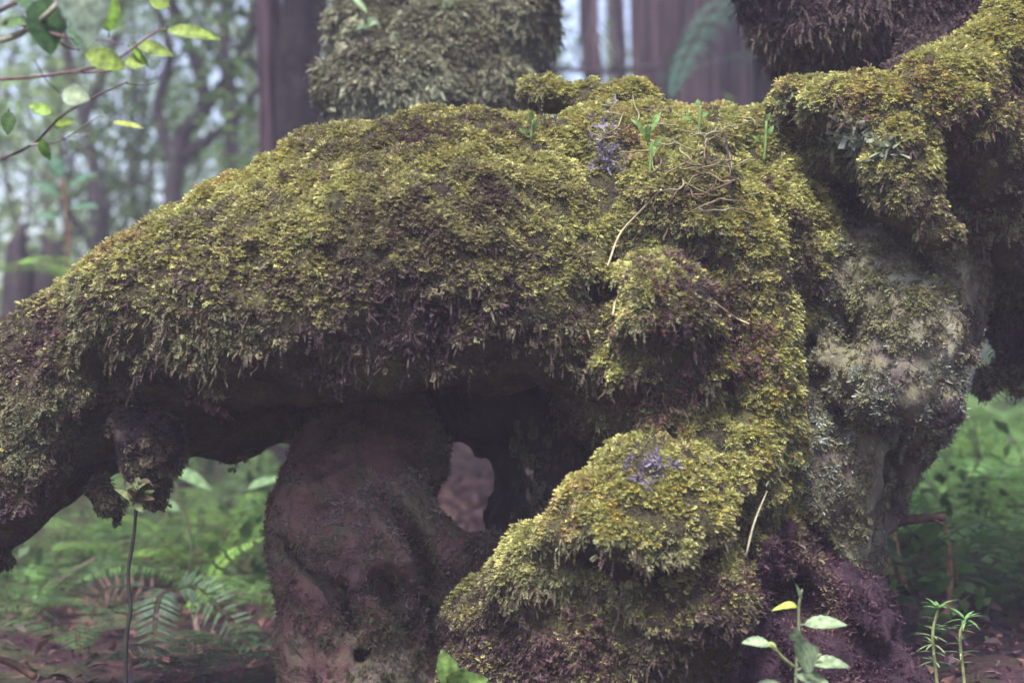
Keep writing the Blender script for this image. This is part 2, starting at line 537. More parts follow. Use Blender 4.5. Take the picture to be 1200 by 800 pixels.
tree = empty('mossy_tree', tuple(P(900, 800, 0.05) * np.array([1, 1, 0])), 'old moss covered tree with a low arching limb and gnarled lichen spotted trunk', 'tree')
part_obj = {}
spec = {LIMB: ('limb', 'peat', 'thick arching limb under a deep yellow green moss coat'), TRUNK: ('trunk', 'grey_bark', 'grey gnarled trunk spotted with pale lichen'),
        BUTT: ('buttress_root', 'peat', 'moss topped buttress root'), STUMP: ('bare_root', 'brown_bark', 'bare brown root standing under the arch'),
        ROT: ('rotten_base', 'red_rot', 'crumbling reddish purple rotten wood at the foot'), UPPER: ('upper_limb', 'dark_bark', 'dark limb hung with moss, with mass added above the frame to shade it'),
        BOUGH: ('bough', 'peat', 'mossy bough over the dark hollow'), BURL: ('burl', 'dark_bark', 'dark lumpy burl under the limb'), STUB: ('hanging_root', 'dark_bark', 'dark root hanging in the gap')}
for k, (nm, mt, lb) in spec.items():
    q = Q[qpart == k]
    u, inv = np.unique(q, return_inverse=True)
    part_obj[k] = make_obj(nm, V[u], inv.reshape(q.shape), None, M[mt], tree, None, True, lb)


def on_tree(px, py, lift=.0, near=-.5):
    """point on the mossy tree's front surface in this picture column and row, lifted towards the viewer side"""
    for Y in np.arange(near, .5, .004):
        p = P(px, py, Y)
        i = ((p - LO) / H).round().astype(int)
        if (i >= 0).all() and (i < dims).all() and field[tuple(i)] < 0:
            return P(px, py, Y - lift)
    return P(px, py, -.1)


# ------------------------------------------------------------------ scattering of moss fronds
def frame(f, up):
    f = norm(f)
    z = norm(up - f * (f * up).sum(1, keepdims=True))
    y = np.cross(z, f)
    return f, y, z


def scatter(tmpls, pos, f, up, scale, col, cvar_leaf=0.0):
    """place copies of small templates (V, Q, C) as one numpy mesh"""
    f, y, z = frame(f, up)
    which = rng.integers(0, len(tmpls), len(pos))
    Vs, Qs, Cs, n = [], [], [], 0
    for t, (tv, tq, tcol) in enumerate(tmpls):
        m = which == t
        if not m.any():
            continue
        k = m.sum()
        s = scale[m][:, None, None]
        w = (tv[None, :, 0:1] * f[m][:, None] + tv[None, :, 1:2] * y[m][:, None] + tv[None, :, 2:3] * z[m][:, None]) * s + pos[m][:, None]
        Vs.append(w.reshape(-1, 3))
        q = tq[None] + (np.arange(k) * len(tv))[:, None, None] + n
        Qs.append(q.reshape(-1, 4))
        c = col[m][:, None] * tcol[None]
        if cvar_leaf:
            c = c * (1 + cvar_leaf * (rng.random((k, len(tv), 1)) - 0.5))
        Cs.append(c.reshape(-1, 3))
        n += k * len(tv)
    return np.concatenate(Vs), np.concatenate(Qs), np.concatenate(Cs)


def frond_template(pairs=4, droop=0.3, wid=0.2, leaf=0.36, ang=48, curl=0.25, seed=0):
    r = np.random.default_rng(seed)
    Vt, Qt, Ct = [], [], []

    def quad(a, b, c, d, ca, cb):
        k = len(Vt)
        Vt.extend([a, b, c, d])
        Qt.append([k, k + 1, k + 2, k + 3])
        Ct.extend([ca, ca, cb, ca])

    def st(t):
        return np.array([t * (1 - 0.15 * t), 0, 0.12 * t - droop * t * t])
    w = 0.022
    for i in range(3):
        a, b = st(i / 3), st((i + 1) / 3)
        quad(a + [0, -w, 0], b + [0, -w, 0], b + [0, w, 0], a + [0, w, 0], (.75, .6, .6), (.75, .6, .6))
    for i in range(pairs):
        t = 0.22 + 0.7 * i / max(1, pairs - 1)
        for sgn in (-1, 1):
            b = st(t + r.uniform(-.05, .05))
            a = R(ang + r.uniform(-14, 14)) * sgn
            L = leaf * (1 - 0.35 * abs(t - 0.45)) * r.uniform(.8, 1.15)
            d = np.array([math.cos(a), math.sin(a), r.uniform(-.1, .35)])
            sd = np.array([-math.sin(a), math.cos(a), r.uniform(-.4, .4)])
            mid = b + d * L * .55 + np.array([0, 0, .06 * L])
            tip = b + d * L + np.array([0, 0, -curl * L])
            quad(b, mid - sd * wid * .5, tip, mid + sd * wid * .5, (1, 1, 1), (1.12, 1.12, 1.0))
    b = st(1.0)
    quad(st(.85), b + [-.02, -wid * .45, 0], b + [.18, 0, -.1], b + [-.02, wid * .45, 0], (1.05, 1.05, 1), (1.15, 1.15, 1))
    return np.array(Vt), np.array(Qt), np.array(Ct)


T_MOSS = [frond_template(4, 0.35 + .1 * (i % 3), .26, .42, 52, .35, i) for i in range(8)]
T_HANG = [frond_template(5, 0.35 * (i % 3) - .2, .06, .10 + .02 * (i % 3), 34, .2, 20 + i) for i in range(9)]
T_GOLD = [frond_template(3, 0.5, .34, .46, 60, .5, 40 + i) for i in range(6)]


def lichen_template(seed):
    r = np.random.default_rng(seed)
    Vt, Qt = [], []
    for i in range(6):
        a = r.uniform(0, 6.28)
        d = np.array([r.uniform(.1, .7), math.cos(a), math.sin(a)])
        s = np.cross(d, r.normal(size=3))
        s /= np.linalg.norm(s)
        p = np.zeros(3)
        w = .16
        for j in range(2):
            q = p + d * .45
            d = d + r.normal(size=3) * .45
            k = len(Vt)
            w2 = w * r.uniform(.5, 1.2)
            Vt.extend([p - s * w, q - s * w2, q + s * w2, p + s * w])
            Qt.append([k, k + 1, k + 2, k + 3])
            p, w = q, w2
    return np.array(Vt), np.array(Qt), np.ones((len(Vt), 3))




def fuzz_template(seed, n=6):
    """spray of thin pointed shoots"""
    r = np.random.default_rng(seed)
    Vt, Qt, Ct = [], [], []
    for i in range(n):
        d = norm(np.array([1.0, r.normal() * .55, r.normal() * .55]))
        sd = norm(np.cross(d, r.normal(size=3)))
        L = r.uniform(.7, 1.25)
        b = r.normal(size=3) * .12
        w = r.uniform(.07, .13)
        m = b + d * L * .6
        t = b + d * L + np.array([0, 0, -.18])
        k = len(Vt)
        Vt.extend([b - sd * w * .4, m - sd * w, t, m + sd * w])
        Qt.append([k, k + 1, k + 2, k + 3])
        Ct.extend([(.8, .75, .75), (1, 1, 1), (1.2, 1.2, 1.1), (1, 1, 1)])
    return np.array(Vt), np.array(Qt), np.array(Ct)


T_FUZZ = [fuzz_template(70 + i, 4) for i in range(6)]
T_MIX = T_MOSS[:6] + T_GOLD[:2] + [fuzz_template(80 + i) for i in range(6)]
T_LICH = [lichen_template(60 + i) for i in range(6)]


def sample(mask, dens):
    """points on the tree surface: dens per m2 (array per quad)"""
    q = np.where(mask)[0]
    lam = farea[q] * (dens[q] if hasattr(dens, '__len__') else dens)
    n = rng.poisson(lam)
    sel = np.repeat(q, n)
    a, b = rng.random((2, len(sel), 1))
    c = V[Q[sel]]
    p = (c[:, 0] * (1 - a) + c[:, 1] * a) * (1 - b) + (c[:, 3] * (1 - a) + c[:, 2] * a) * b
    vv = vn[Q[sel]]
    nn = norm((vv[:, 0] * (1 - a) + vv[:, 1] * a) * (1 - b) + (vv[:, 3] * (1 - a) + vv[:, 2] * a) * b)
    return p, nn, sel


def to_px(p):
    d = p[:, 1] - CAM_Y
    return 600 + p[:, 0] / d / PX, 400 - (p[:, 2] - CAM_Z) / d / PX


DOWN = np.array([0, 0, -1.0])
qn = norm(fn)
cx, cy = to_px(ctr)
back = sstep(0.25, 0.7, qn[:, 1])               # far side: thinner


def blobs(x, y, lst):
    m = np.zeros(len(x))
    for bx, by, rx, ry in lst:
        m = np.maximum(m, np.exp(-(((x - bx) / rx) ** 2 + ((y - by) / ry) ** 2)))
    return m


nlow = fbm(ctr, 5, N3, 3)
nmid = fbm(ctr, 16, N4, 3)
nz_ = qn[:, 2]


def palette(p, nn, stops, var=.12):
    """mix of true moss colours in patches"""
    u = np.clip(0.5 + 0.50 * fbm(p, 7, N2, 3) + 0.18 * fbm(p, 30, N3, 2) + rng.normal(0, .10, len(p)), 0, 1)
    st = np.array([s[0] for s in stops])
    cc = np.array([s[1] for s in stops])
    c = np.stack([np.interp(u, st, cc[:, k]) for k in range(3)], 1)
    return c * (1 + rng.normal(0, var, (len(p), 1))).clip(.4, 1.7)


def moss_layer(name, parent, mask, dens, tm, size, upr, hang, rand, stops, label=None, sink=0.002, leafvar=.45, clump=.009):
    p, nn, sel = sample(mask, dens)
    if len(p) == 0:
        return
    # small clumps stand out of the coat, dark gaps stay between them
    cl = fbm(p, 42, N4, 2)
    if clump:
        kp = rng.random(len(p)) < .2 + .8 * sstep(-.8, .15, cl)
        p, nn, cl = p[kp], nn[kp], cl[kp]
        p = p + nn * (cl * clump)[:, None]
    f = nn * (upr + .15) + DOWN * hang + rng.normal(0, rand, p.shape)
    up = norm(nn * .5 + np.array([0, -.15, 1.0]) + rng.normal(0, .25, p.shape))
    s = size * np.minimum(rng.lognormal(0, .55 if tm is T_HANG else .34, len(p)), 1.9)
    v, q, c = scatter(tm, p - nn * sink, f, up, s, palette(p, nn, stops), leafvar)
    o = make_obj(name, v, q, None, M['moss'], parent, c, False, label, 'stuff')
    return o


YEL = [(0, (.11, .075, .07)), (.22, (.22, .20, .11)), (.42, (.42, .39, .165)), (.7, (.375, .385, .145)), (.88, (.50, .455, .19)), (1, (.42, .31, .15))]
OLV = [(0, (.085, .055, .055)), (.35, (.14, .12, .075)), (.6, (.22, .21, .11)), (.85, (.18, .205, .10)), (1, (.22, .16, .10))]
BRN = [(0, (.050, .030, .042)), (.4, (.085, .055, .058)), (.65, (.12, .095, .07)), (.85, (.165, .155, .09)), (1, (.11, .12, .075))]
PALE = [(0, (.13, .15, .10)), (.5, (.22, .25, .17)), (1, (.33, .36, .28))]
GREY = [(0, (.17, .17, .14)), (.5, (.29, .31, .26)), (1, (.43, .46, .40))]
VIOL = [(0, (.09, .07, .095)), (.5, (.18, .15, .21)), (1, (.31, .28, .35))]

for part, pname in ((LIMB, 'yellow moss'), (BUTT, 'moss'), (BOUGH, 'moss')):
    mk = qpart == part
    ob = part_obj[part]
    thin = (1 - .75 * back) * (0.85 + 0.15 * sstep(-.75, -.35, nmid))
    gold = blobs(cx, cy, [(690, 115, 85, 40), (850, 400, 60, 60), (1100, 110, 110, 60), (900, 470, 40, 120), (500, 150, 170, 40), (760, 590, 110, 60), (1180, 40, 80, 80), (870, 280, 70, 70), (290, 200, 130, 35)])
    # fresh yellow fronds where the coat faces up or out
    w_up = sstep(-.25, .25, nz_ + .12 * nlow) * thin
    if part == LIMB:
        fresh = np.clip(1.1 - .92 * sstep(255, 410, cy + 75 * nlow) * (cx < 690) - .8 * sstep(170, 60, cx) * sstep(330, 400, cy) + .4 * gold, .06, 1.4)  # browner lower down and at the left end, partly painted in for shade
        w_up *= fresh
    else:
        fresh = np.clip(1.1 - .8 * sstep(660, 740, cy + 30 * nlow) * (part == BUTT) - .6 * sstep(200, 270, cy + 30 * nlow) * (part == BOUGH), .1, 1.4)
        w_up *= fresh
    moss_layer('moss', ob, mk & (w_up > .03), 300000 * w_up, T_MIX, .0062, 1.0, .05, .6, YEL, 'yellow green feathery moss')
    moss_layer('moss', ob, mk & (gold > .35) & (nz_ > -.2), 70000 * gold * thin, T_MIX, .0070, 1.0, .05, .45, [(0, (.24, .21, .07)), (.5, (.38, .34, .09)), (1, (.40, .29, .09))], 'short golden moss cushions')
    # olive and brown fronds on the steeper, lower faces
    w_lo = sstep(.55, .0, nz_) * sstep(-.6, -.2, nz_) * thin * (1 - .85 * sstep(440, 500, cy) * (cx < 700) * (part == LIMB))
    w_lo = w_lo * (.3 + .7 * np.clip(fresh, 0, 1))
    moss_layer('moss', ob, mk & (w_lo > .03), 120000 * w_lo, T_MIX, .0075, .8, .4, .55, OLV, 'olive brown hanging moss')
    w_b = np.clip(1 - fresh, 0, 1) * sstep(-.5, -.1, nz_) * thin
    moss_layer('moss', ob, mk & (w_b > .05), 130000 * w_b, T_MIX, .0075, .8, .45, .6, BRN, 'brown dying moss lower on the coat, its dark tone partly painted shade')
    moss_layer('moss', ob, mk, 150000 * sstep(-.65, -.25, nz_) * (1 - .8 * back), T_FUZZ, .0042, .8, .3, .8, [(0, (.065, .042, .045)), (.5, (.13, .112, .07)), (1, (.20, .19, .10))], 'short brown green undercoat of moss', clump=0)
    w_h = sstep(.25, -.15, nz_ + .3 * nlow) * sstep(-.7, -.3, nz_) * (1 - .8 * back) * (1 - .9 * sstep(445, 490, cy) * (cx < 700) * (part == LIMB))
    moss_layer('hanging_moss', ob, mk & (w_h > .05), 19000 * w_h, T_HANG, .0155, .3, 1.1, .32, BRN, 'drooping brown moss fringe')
    pale = sstep(.1, .6, nlow) * sstep(.6, 0, np.abs(nz_)) * (1 - back)
    moss_layer('hanging_moss', ob, mk & (pale > .1), 1800 * pale, T_HANG, .014, .5, 1.0, .35, [(0, (.13, .14, .09)), (1, (.24, .26, .17))], 'pale grey green moss tips')

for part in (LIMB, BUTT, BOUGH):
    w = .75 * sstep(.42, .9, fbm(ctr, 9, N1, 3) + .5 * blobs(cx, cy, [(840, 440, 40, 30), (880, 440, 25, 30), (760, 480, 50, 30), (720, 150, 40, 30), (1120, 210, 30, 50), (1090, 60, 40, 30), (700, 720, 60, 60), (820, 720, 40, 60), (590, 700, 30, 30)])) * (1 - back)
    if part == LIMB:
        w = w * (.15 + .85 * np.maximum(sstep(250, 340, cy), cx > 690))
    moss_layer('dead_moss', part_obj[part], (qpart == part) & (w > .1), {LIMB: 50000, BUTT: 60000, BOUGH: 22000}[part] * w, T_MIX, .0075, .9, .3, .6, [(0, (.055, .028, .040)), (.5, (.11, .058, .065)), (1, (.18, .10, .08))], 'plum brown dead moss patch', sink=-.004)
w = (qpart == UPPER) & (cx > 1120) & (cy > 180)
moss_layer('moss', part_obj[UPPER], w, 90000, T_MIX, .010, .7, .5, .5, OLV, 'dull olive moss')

# dark parts get a thin cover only
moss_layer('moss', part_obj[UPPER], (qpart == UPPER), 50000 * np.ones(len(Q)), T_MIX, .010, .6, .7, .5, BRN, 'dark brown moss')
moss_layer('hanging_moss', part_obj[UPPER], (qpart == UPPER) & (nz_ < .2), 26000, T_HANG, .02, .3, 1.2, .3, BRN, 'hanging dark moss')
w = sstep(-.1, .5, nlow + nmid * .6 + .3) * (1 - back)
moss_layer('moss', part_obj[STUMP], (qpart == STUMP) & (cy > 610), 30000 * w * sstep(600, 720, cy), T_MOSS, .007, .45, .7, .4, [(0, (.06, .055, .035)), (.5, (.10, .105, .05)), (1, (.15, .15, .08))], 'thin green moss on the root')
moss_layer('moss', part_obj[STUMP], (qpart == STUMP), 3500 * w, T_HANG, .012, .5, .7, .5, BRN, 'sparse moss threads on the root')
for part, st in ((TRUNK, [(0, (.07, .05, .052)), (.4, (.13, .11, .085)), (.75, (.18, .17, .10)), (1, (.28, .28, .22))]), (STUMP, [(0, (.06, .036, .04)), (.45, (.21, .125, .115)), (.75, (.18, .175, .105)), (1, (.35, .28, .27))])):
    moss_layer('bark_flakes', part_obj[part], (qpart == part), 50000 * (1 - .7 * back) * sstep(-.9, .3, nmid), T_LICH, .0052, .35, .2, .7, st, 'rough flaking bark and crusts', sink=.001, clump=.002)
w = sstep(-.3, .5, nmid + nlow * .6)
moss_layer('moss', part_obj[TRUNK], (qpart == TRUNK), 70000 * w * (1 - .8 * back), T_MIX, .0062, .55, .6, .45, [(0, (.10, .085, .06)), (.5, (.18, .175, .09)), (1, (.27, .25, .14))], 'short dull moss film on the trunk')
w = blobs(cx, cy, [(1090, 350, 80, 50), (960, 400, 50, 40), (1010, 410, 70, 40), (1090, 420, 60, 40), (1125, 400, 40, 50), (960, 600, 40, 90), (1020, 320, 60, 30), (990, 260, 30, 50)]) * sstep(-.3, .3, nz_ + .4 * nmid)
moss_layer('moss', part_obj[TRUNK], (qpart == TRUNK) & (w > .1), 45000 * w, T_GOLD, .0065, .8, .3, .4, OLV, 'olive moss patch on the trunk')
w = blobs(cx, cy, [(1040, 440, 80, 34), (1010, 485, 70, 35), (1090, 480, 55, 30), (955, 370, 25, 70), (970, 540, 30, 40), (1060, 500, 50, 30), (960, 300, 30, 40)]) * sstep(-.35, .3, nmid + .3)
moss_layer('lichen', part_obj[TRUNK], (qpart == TRUNK) & (w > .12), 150000 * w, T_LICH, .0050, .8, .2, .5, [(0, (.16, .165, .13)), (.5, (.31, .335, .28)), (1, (.47, .50, .44))], 'pale grey crinkled lichen')
w = blobs(cx, cy, [(1005, 160, 30, 22), (1030, 175, 25, 22)])
moss_layer('lichen', part_obj[BOUGH], (qpart == BOUGH) & (w > .3), 15000 * w, T_LICH, .013, .8, .3, .5, PALE, 'pale green lichen tuft')
w = blobs(cx, cy, [(720, 165, 30, 38), (712, 190, 24, 22)]) * sstep(-.5, .2, nmid)
moss_layer('liverwort', part_obj[LIMB], (qpart == LIMB) & (w > .3), 26000 * w, T_LICH, .0070, .9, .1, .5, VIOL, 'violet leafy liverwort patch', sink=-.004)
w = blobs(cx, cy, [(760, 545, 26, 30), (815, 555, 25, 12)]) * sstep(-.4, .3, nmid)
moss_layer('liverwort', part_obj[BUTT], (qpart == BUTT) & (w > .3), 30000 * w, T_LICH, .007, .9, .1, .5, VIOL, 'violet leafy liverwort patch', sink=-.005)
moss_layer('moss', part_obj[ROT], (qpart == ROT), 60000 * sstep(-.4, .5, nmid + .2), T_LICH, .006, .6, .3, .8, [(0, (.03, .015, .026)), (.5, (.068, .033, .052)), (.8, (.11, .056, .068)), (1, (.17, .14, .08))], 'reddish moss crumbs')
moss_layer('moss', part_obj[BURL], (qpart == BURL), 150000, T_MIX, .0065, .6, .4, .6, BRN, 'dark moss crumbs')
moss_layer('moss', part_obj[STUB], (qpart == STUB) & (cx > 600), 9000, T_MOSS, .014, .4, .9, .4, BRN, 'dark brown moss')

# ------------------------------------------------------------------ ground
def gh(x, y):
    """height of the forest floor"""
    x, y = np.asarray(x, float), np.asarray(y, float)
    sh = np.shape(x)
    p = np.stack([x.ravel(), y.ravel(), np.zeros(x.size)], 1)
    z = fbm(p, .9, N1, 3) * .045 + fbm(p, 5, N2, 2) * .012
    far = np.hypot(x, y)
    z = z.reshape(sh) + .02 * np.clip(far - 3, 0, 60) * sstep(3, 10, far) + .35 * np.sin(x * .19 + 1) * sstep(5, 16, far)
    return z


def gpt(px, Y):
    x = (px - 600) * PX * (Y - CAM_Y)
    return np.array([x, Y, float(gh(np.array([x]), np.array([Y]))[0])])


u = np.sinh(np.linspace(-4.6, 4.6, 321)) / np.sinh(4.6) * 140
GX, GY = np.meshgrid(u, u + 1.0, indexing='ij')
GZ = gh(GX, GY)
n = len(u)
ii = np.arange(n * n).reshape(n, n)
GQ = np.stack([ii[:-1, :-1], ii[1:, :-1], ii[1:, 1:], ii[:-1, 1:]], -1).reshape(-1, 4)
g = make_obj('ground', np.stack([GX, GY, GZ], -1).reshape(-1, 3), GQ, None, M['ground'], None, None, True)
g['kind'] = 'structure'


# ------------------------------------------------------------------ leaves, ferns, twigs
def leaf_mesh(mb, base, d, up, L, W, c, fold=.25, curve=.3, n=8, serr=0.0, pet=.1):
    """one leaf: midrib line with two half blades, folded and curved"""
    d = norm(np.asarray(d, float))
    up = np.asarray(up, float)
    z = norm(up - d * (d @ up))
    y = np.cross(z, d)
    rows = []
    for i in range(n + 1):
        t = i / n
        w = W * .5 * (math.sin(math.pi * min(1, t ** .8)) ** .8 if 0 < t < 1 else 0.02)
        if serr and i % 2:
            w *= 1 + serr
        cpos = base + d * L * (pet + (1 - pet) * t) + z * (-curve * L * t * t)
        rows += [cpos + y * w + z * w * fold, cpos, cpos - y * w + z * w * fold]
    q = []
    for i in range(n):
        a = i * 3
        q += [[a, a + 1, a + 4, a + 3], [a + 1, a + 2, a + 5, a + 4]]
    cc = np.array([[1, 1, 1], [1.35, 1.3, 1.15], [1, 1, 1]] * (n + 1)) * np.asarray(c) * np.repeat(np.where(np.arange(n + 1) % 2, .86, 1.1), 3)[:, None]
    cc = cc * (1 + .25 * fbm(np.asarray(rows), 60, N2, 2)[:, None]).clip(.5, 1.5)
    mb.add(rows, q, None, cc)
    if pet > 0:
        mb.tube([base, base + d * L * pet], L * .012 + .0006, 5, np.asarray(c) * .8)


def fern_frond(mb, path, wid, c, n=22, up=(0, 0, 1), pinna_w=.28, droop=.25, fine=0, rib=(.10, .10, .05), taper0=.35):
    """rachis along path with rows of pinnae"""
    path = np.asarray(path, float)
    pts = spline(path, 40)
    mb.tube(pts, np.linspace(wid * .010, wid * .004, 40), 5, rib)
    tan = norm(np.gradient(pts, axis=0))
    up = np.asarray(up, float)
    for i in range(n):
        t = .1 + .9 * i / n
        j = min(39, int(t * 39))
        p, tg = pts[j], tan[j]
        z = norm(up - tg * (tg @ up))
        y = np.cross(z, tg)
        prof = min(1, taper0 + (1 - taper0) * t / .35) if t < .35 else (1 - ((t - .35) / .65) ** 1.6) * .97 + .05
        for s in (-1, 1):
            L = wid * .5 * prof * rng.uniform(.9, 1.08)
            d = norm(y * s * .92 + tg * .38)
            cc = np.asarray(c) * rng.uniform(.8, 1.2)
            sp = len(pts) and np.linalg.norm(pts[-1] - pts[0]) / n
            w = sp * (.5 if not fine else .3)
            if fine:
                m = 7
                for k in range(m):
                    tt = (k + 1) / (m + .5)
                    b = p + d * L * tt + z * (-droop * L * tt * tt)
                    l2 = sp * .75 * (1.15 - tt)
                    e = norm(np.cross(z, d))
                    for s2 in (-1, 1):
                        dd = norm(e * s2 + d * .6)
                        h = d * l2 * .38
                        mb.add([b - h * .5, b + dd * l2 * .6 - h * .4, b + dd * l2, b + dd * l2 * .5 + h * .8], [[0, 1, 2, 3]], None, cc)
                mb.add([p, p + d * L - z * droop * L, p + d * L * .98 + tg * w * .2 - z * droop * L, p + tg * w * .4], [[0, 1, 2, 3]], None, cc * .8)
            else:
                m = p + d * L * .5 - z * droop * L * .2
                e = p + d * L - z * droop * L
                h = tg * w * .5
                k = p + d * L * .12
                mb.add([k - h, m - h * .9, e, m + h * .9, k + h], [[0, 1, 3, 4]], [[1, 2, 3]], cc)


FERN_MORE = [
    (60, 1.0, 6, .42, .13, (.06, .12, .035), 'dark fern with distinct ladder fronds under the left end of the limb', 'ferns under the arch'),
    (250, .8, 6, .40, .12, (.075, .14, .045), 'dark green ladder fern just left of the bare root foot', 'ferns under the arch'),
    (130, 1.5, 8, .55, .15, (.06, .12, .038), 'full ladder fern filling the middle of the arch opening', 'ferns under the arch'),
    (210, 2.0, 8, .62, .17, (.08, .15, .05), 'paler ladder fern behind the full one in the arch opening', 'ferns under the arch'),
    (225, .25, 6, .30, .10, (.055, .10, .04), 'dark ladder fern nearest the frame bottom between sapling and bare root', 'ferns under the arch'),
    (95, .5, 6, .30, .10, (.05, .09, .035), 'dark ladder fern low on the litter left of the sapling', 'ferns under the arch'),
    (290, .45, 5, .26, .09, (.06, .11, .04), 'low ladder fern in front of the bare root foot', 'ferns under the arch'),
    (1165, 1.35, 9, .85, .20, (.11, .215, .06), 'tallest upright fern at the right, its tips near the dark hanging limb', 'ferns right of the trunk'),
    (1105, 2.2, 8, .95, .22, (.12, .23, .07), 'tall hazy upright fern beside the trunk overhang, behind the bright one', 'ferns right of the trunk'),
    (1215, .7, 7, .55, .15, (.08, .16, .045), 'upright fern at the right frame edge with dark fronds', 'ferns right of the trunk'),
    (1120, .75, 7, .42, .13, (.07, .14, .04), 'ladder fern with dark fronds behind the needle plants', 'ferns right of the trunk'),
    (1200, 1.0, 8, .60, .16, (.11, .21, .055), 'tall ladder fern at the right edge below the dark hanging limb', 'ferns right of the trunk'),
    (1110, 1.6, 8, .66, .18, (.12, .23, .06), 'bright ladder fern right beside the trunk overhang', 'ferns right of the trunk'),
    (1060, 1.3, 6, .36, .12, (.06, .11, .035), 'short dark ladder fern in the shade at the trunk foot', 'ferns right of the trunk'),
]


def fern(name, base, n, L, wid, label, c, group=None, arch=.5, fine=1, az0=0, spread=6.28, cat='fern', elev=60, loc_z=None, npin=20):
    root = empty(name, tuple(base), label, cat, group)
    for i in range(n):
        a = az0 + spread * (i + rng.uniform(-.2, .2)) / max(1, n)
        l = L * rng.uniform(.75, 1.15)
        e = R(elev + rng.uniform(-12, 12))
        h = np.array([math.cos(a), math.sin(a), 0])
        pth = [base + h * l * t * math.cos(e) * (1 + .3 * t) + np.array([0, 0, l * (t * math.sin(e) - arch * t * t)]) for t in (0, .3, .6, .85, 1)]
        mb = MB()
        fern_frond(mb, pth, wid * rng.uniform(.85, 1.1), np.asarray(c) * rng.uniform(.8, 1.2), npin, fine=fine)
        mb.build('frond', M['leaf'], root, False)
    return root


GREEN = np.array([.11, .21, .055])
LGREEN = np.array([.19, .34, .07])
BGREEN = np.array([.06, .12, .06])

# --- ferns beyond the arch, lower left
o = empty('fern', tuple(gpt(180, .55)), 'blue green hard fern with ladder like fronds hanging before the reddish litter', 'fern')
for pts, w, c in (([(200, 690, .5), (186, 702, .44), (180, 750, .4), (172, 840, .36)], .105, (.075, .125, .08)),
                  ([(205, 690, .52), (232, 690, .5), (285, 745, .45), (335, 830, .42)], .105, (.07, .115, .065)),
                  ([(195, 690, .55), (125, 690, .6), (90, 750, .6), (70, 840, .6)], .08, (.10, .06, .05))):
    mb = MB()
    fern_frond(mb, [P(*p) for p in pts], w, c, 21, up=(0, -.9, .45), droop=.12, taper0=.5)
    mb.build('frond', M['leaf'], o, False)
for bx, Y, nn, L, w, c, lab in ((235, 1.1, 7, .52, .20, LGREEN * .6, 'bright green lacy fern in the gap below the arch'),
                                (120, 1.9, 7, .55, .22, GREEN, 'soft green fern behind the dark burls'),
                                (300, 2.3, 6, .6, .2, GREEN * 1.1, 'green fern beside the bare root, deeper in the gap'),
                                (240, 3.6, 8, .9, .3, GREEN * 1.0, 'hazy broad fern in the far middle of the arch opening'),
                                (150, 1.25, 7, .45, .17, GREEN * .9, 'dark green fern right behind the sapling'),
                                (80, 3.4, 8, .8, .28, GREEN * .9, 'hazy fern far behind the left end of the limb'),
                                (300, 1.2, 6, .4, .15, GREEN * .9, 'green fern tucked against the left edge of the bare root'),
                                (20, .75, 6, .3, .13, GREEN * .8, 'low fern at the lower left edge of the frame on the litter'),
                                (40, 1.3, 7, .5, .18, GREEN * .7, 'dark green fern in the shade beneath the left end of the limb'),
                                (190, 2.9, 8, .75, .24, GREEN * .9, 'tall soft fern far back in the middle of the arch opening'),
                                (-10, 2.6, 8, .7, .22, GREEN * .8, 'fern at the left frame edge below the limb, farther than the dark one'),
                                (270, 1.5, 6, .42, .15, LGREEN * .7, 'light fern close left of the bare root top'),
                                (110, .9, 5, .3, .12, BGREEN * 1.3, 'small dark fern on the litter left of the sapling foot'),
                                (330, .75, 4, .28, .12, GREEN, 'small fern tuft at the left foot of the bare root')):
    fern('fern', gpt(bx, Y), nn, L, w, lab, c, 'ferns under the arch', az0=rng.uniform(0, 6))
o = empty('fern', tuple(gpt(245, .9)), 'single backlit fern frond leaning right towards the bare root', 'fern', 'ferns under the arch')
mb = MB()
fern_frond(mb, [gpt(210, .9), P(235, 700, .9), P(262, 655, .9), P(315, 627, .9)], .05, LGREEN * 1.5, 26, up=(0, -.9, .5), droop=.1)  # green raised so the frond looks backlit
mb.build('frond', M['leaf'], o, False)

for bx, Y, nn, L, w, c, lab, grp in FERN_MORE:
    fern('fern', gpt(bx, Y), nn, L, w, lab, np.array(c), grp, az0=rng.uniform(0, 6), elev=56, arch=.62, fine=0, npin=26)

# upright dark stem with a green rosette
o = empty('sapling', tuple(gpt(150, -.2)), 'thin dark upright stem topped by a green rosette under the burls', 'sapling')
mb = MB()
mb.tube(spline([gpt(150, -.2), P(147, 760, -.2), P(153, 715, -.2), P(150, 672, -.2), P(157, 625, -.2), P(160, 585, -.21)], 18), np.linspace(.0034, .0024, 18) * (1 + .25 * (np.arange(18) % 4 == 0)), 6, (.03, .03, .024))
mb.build('stem', M['twig'], o)
mb = MB()
for k in range(17):
    a = rng.uniform(0, 6.28)
    leaf_mesh(mb, P(159 + rng.uniform(-3, 3), rng.uniform(560, 596), -.21), (math.cos(a), math.sin(a) * .6 - .2, rng.uniform(-.5, 1.6)), (rng.uniform(-.5, .5), -.6, 1), rng.uniform(.016, .036), rng.uniform(.008, .014), np.array([(.11, .14, .06), (.09, .07, .045), (.14, .17, .08)][k % 3]) * rng.uniform(.5, 1.0), curve=rng.uniform(-.2, .7))
mb.build('leaves', M['leaf'], o)
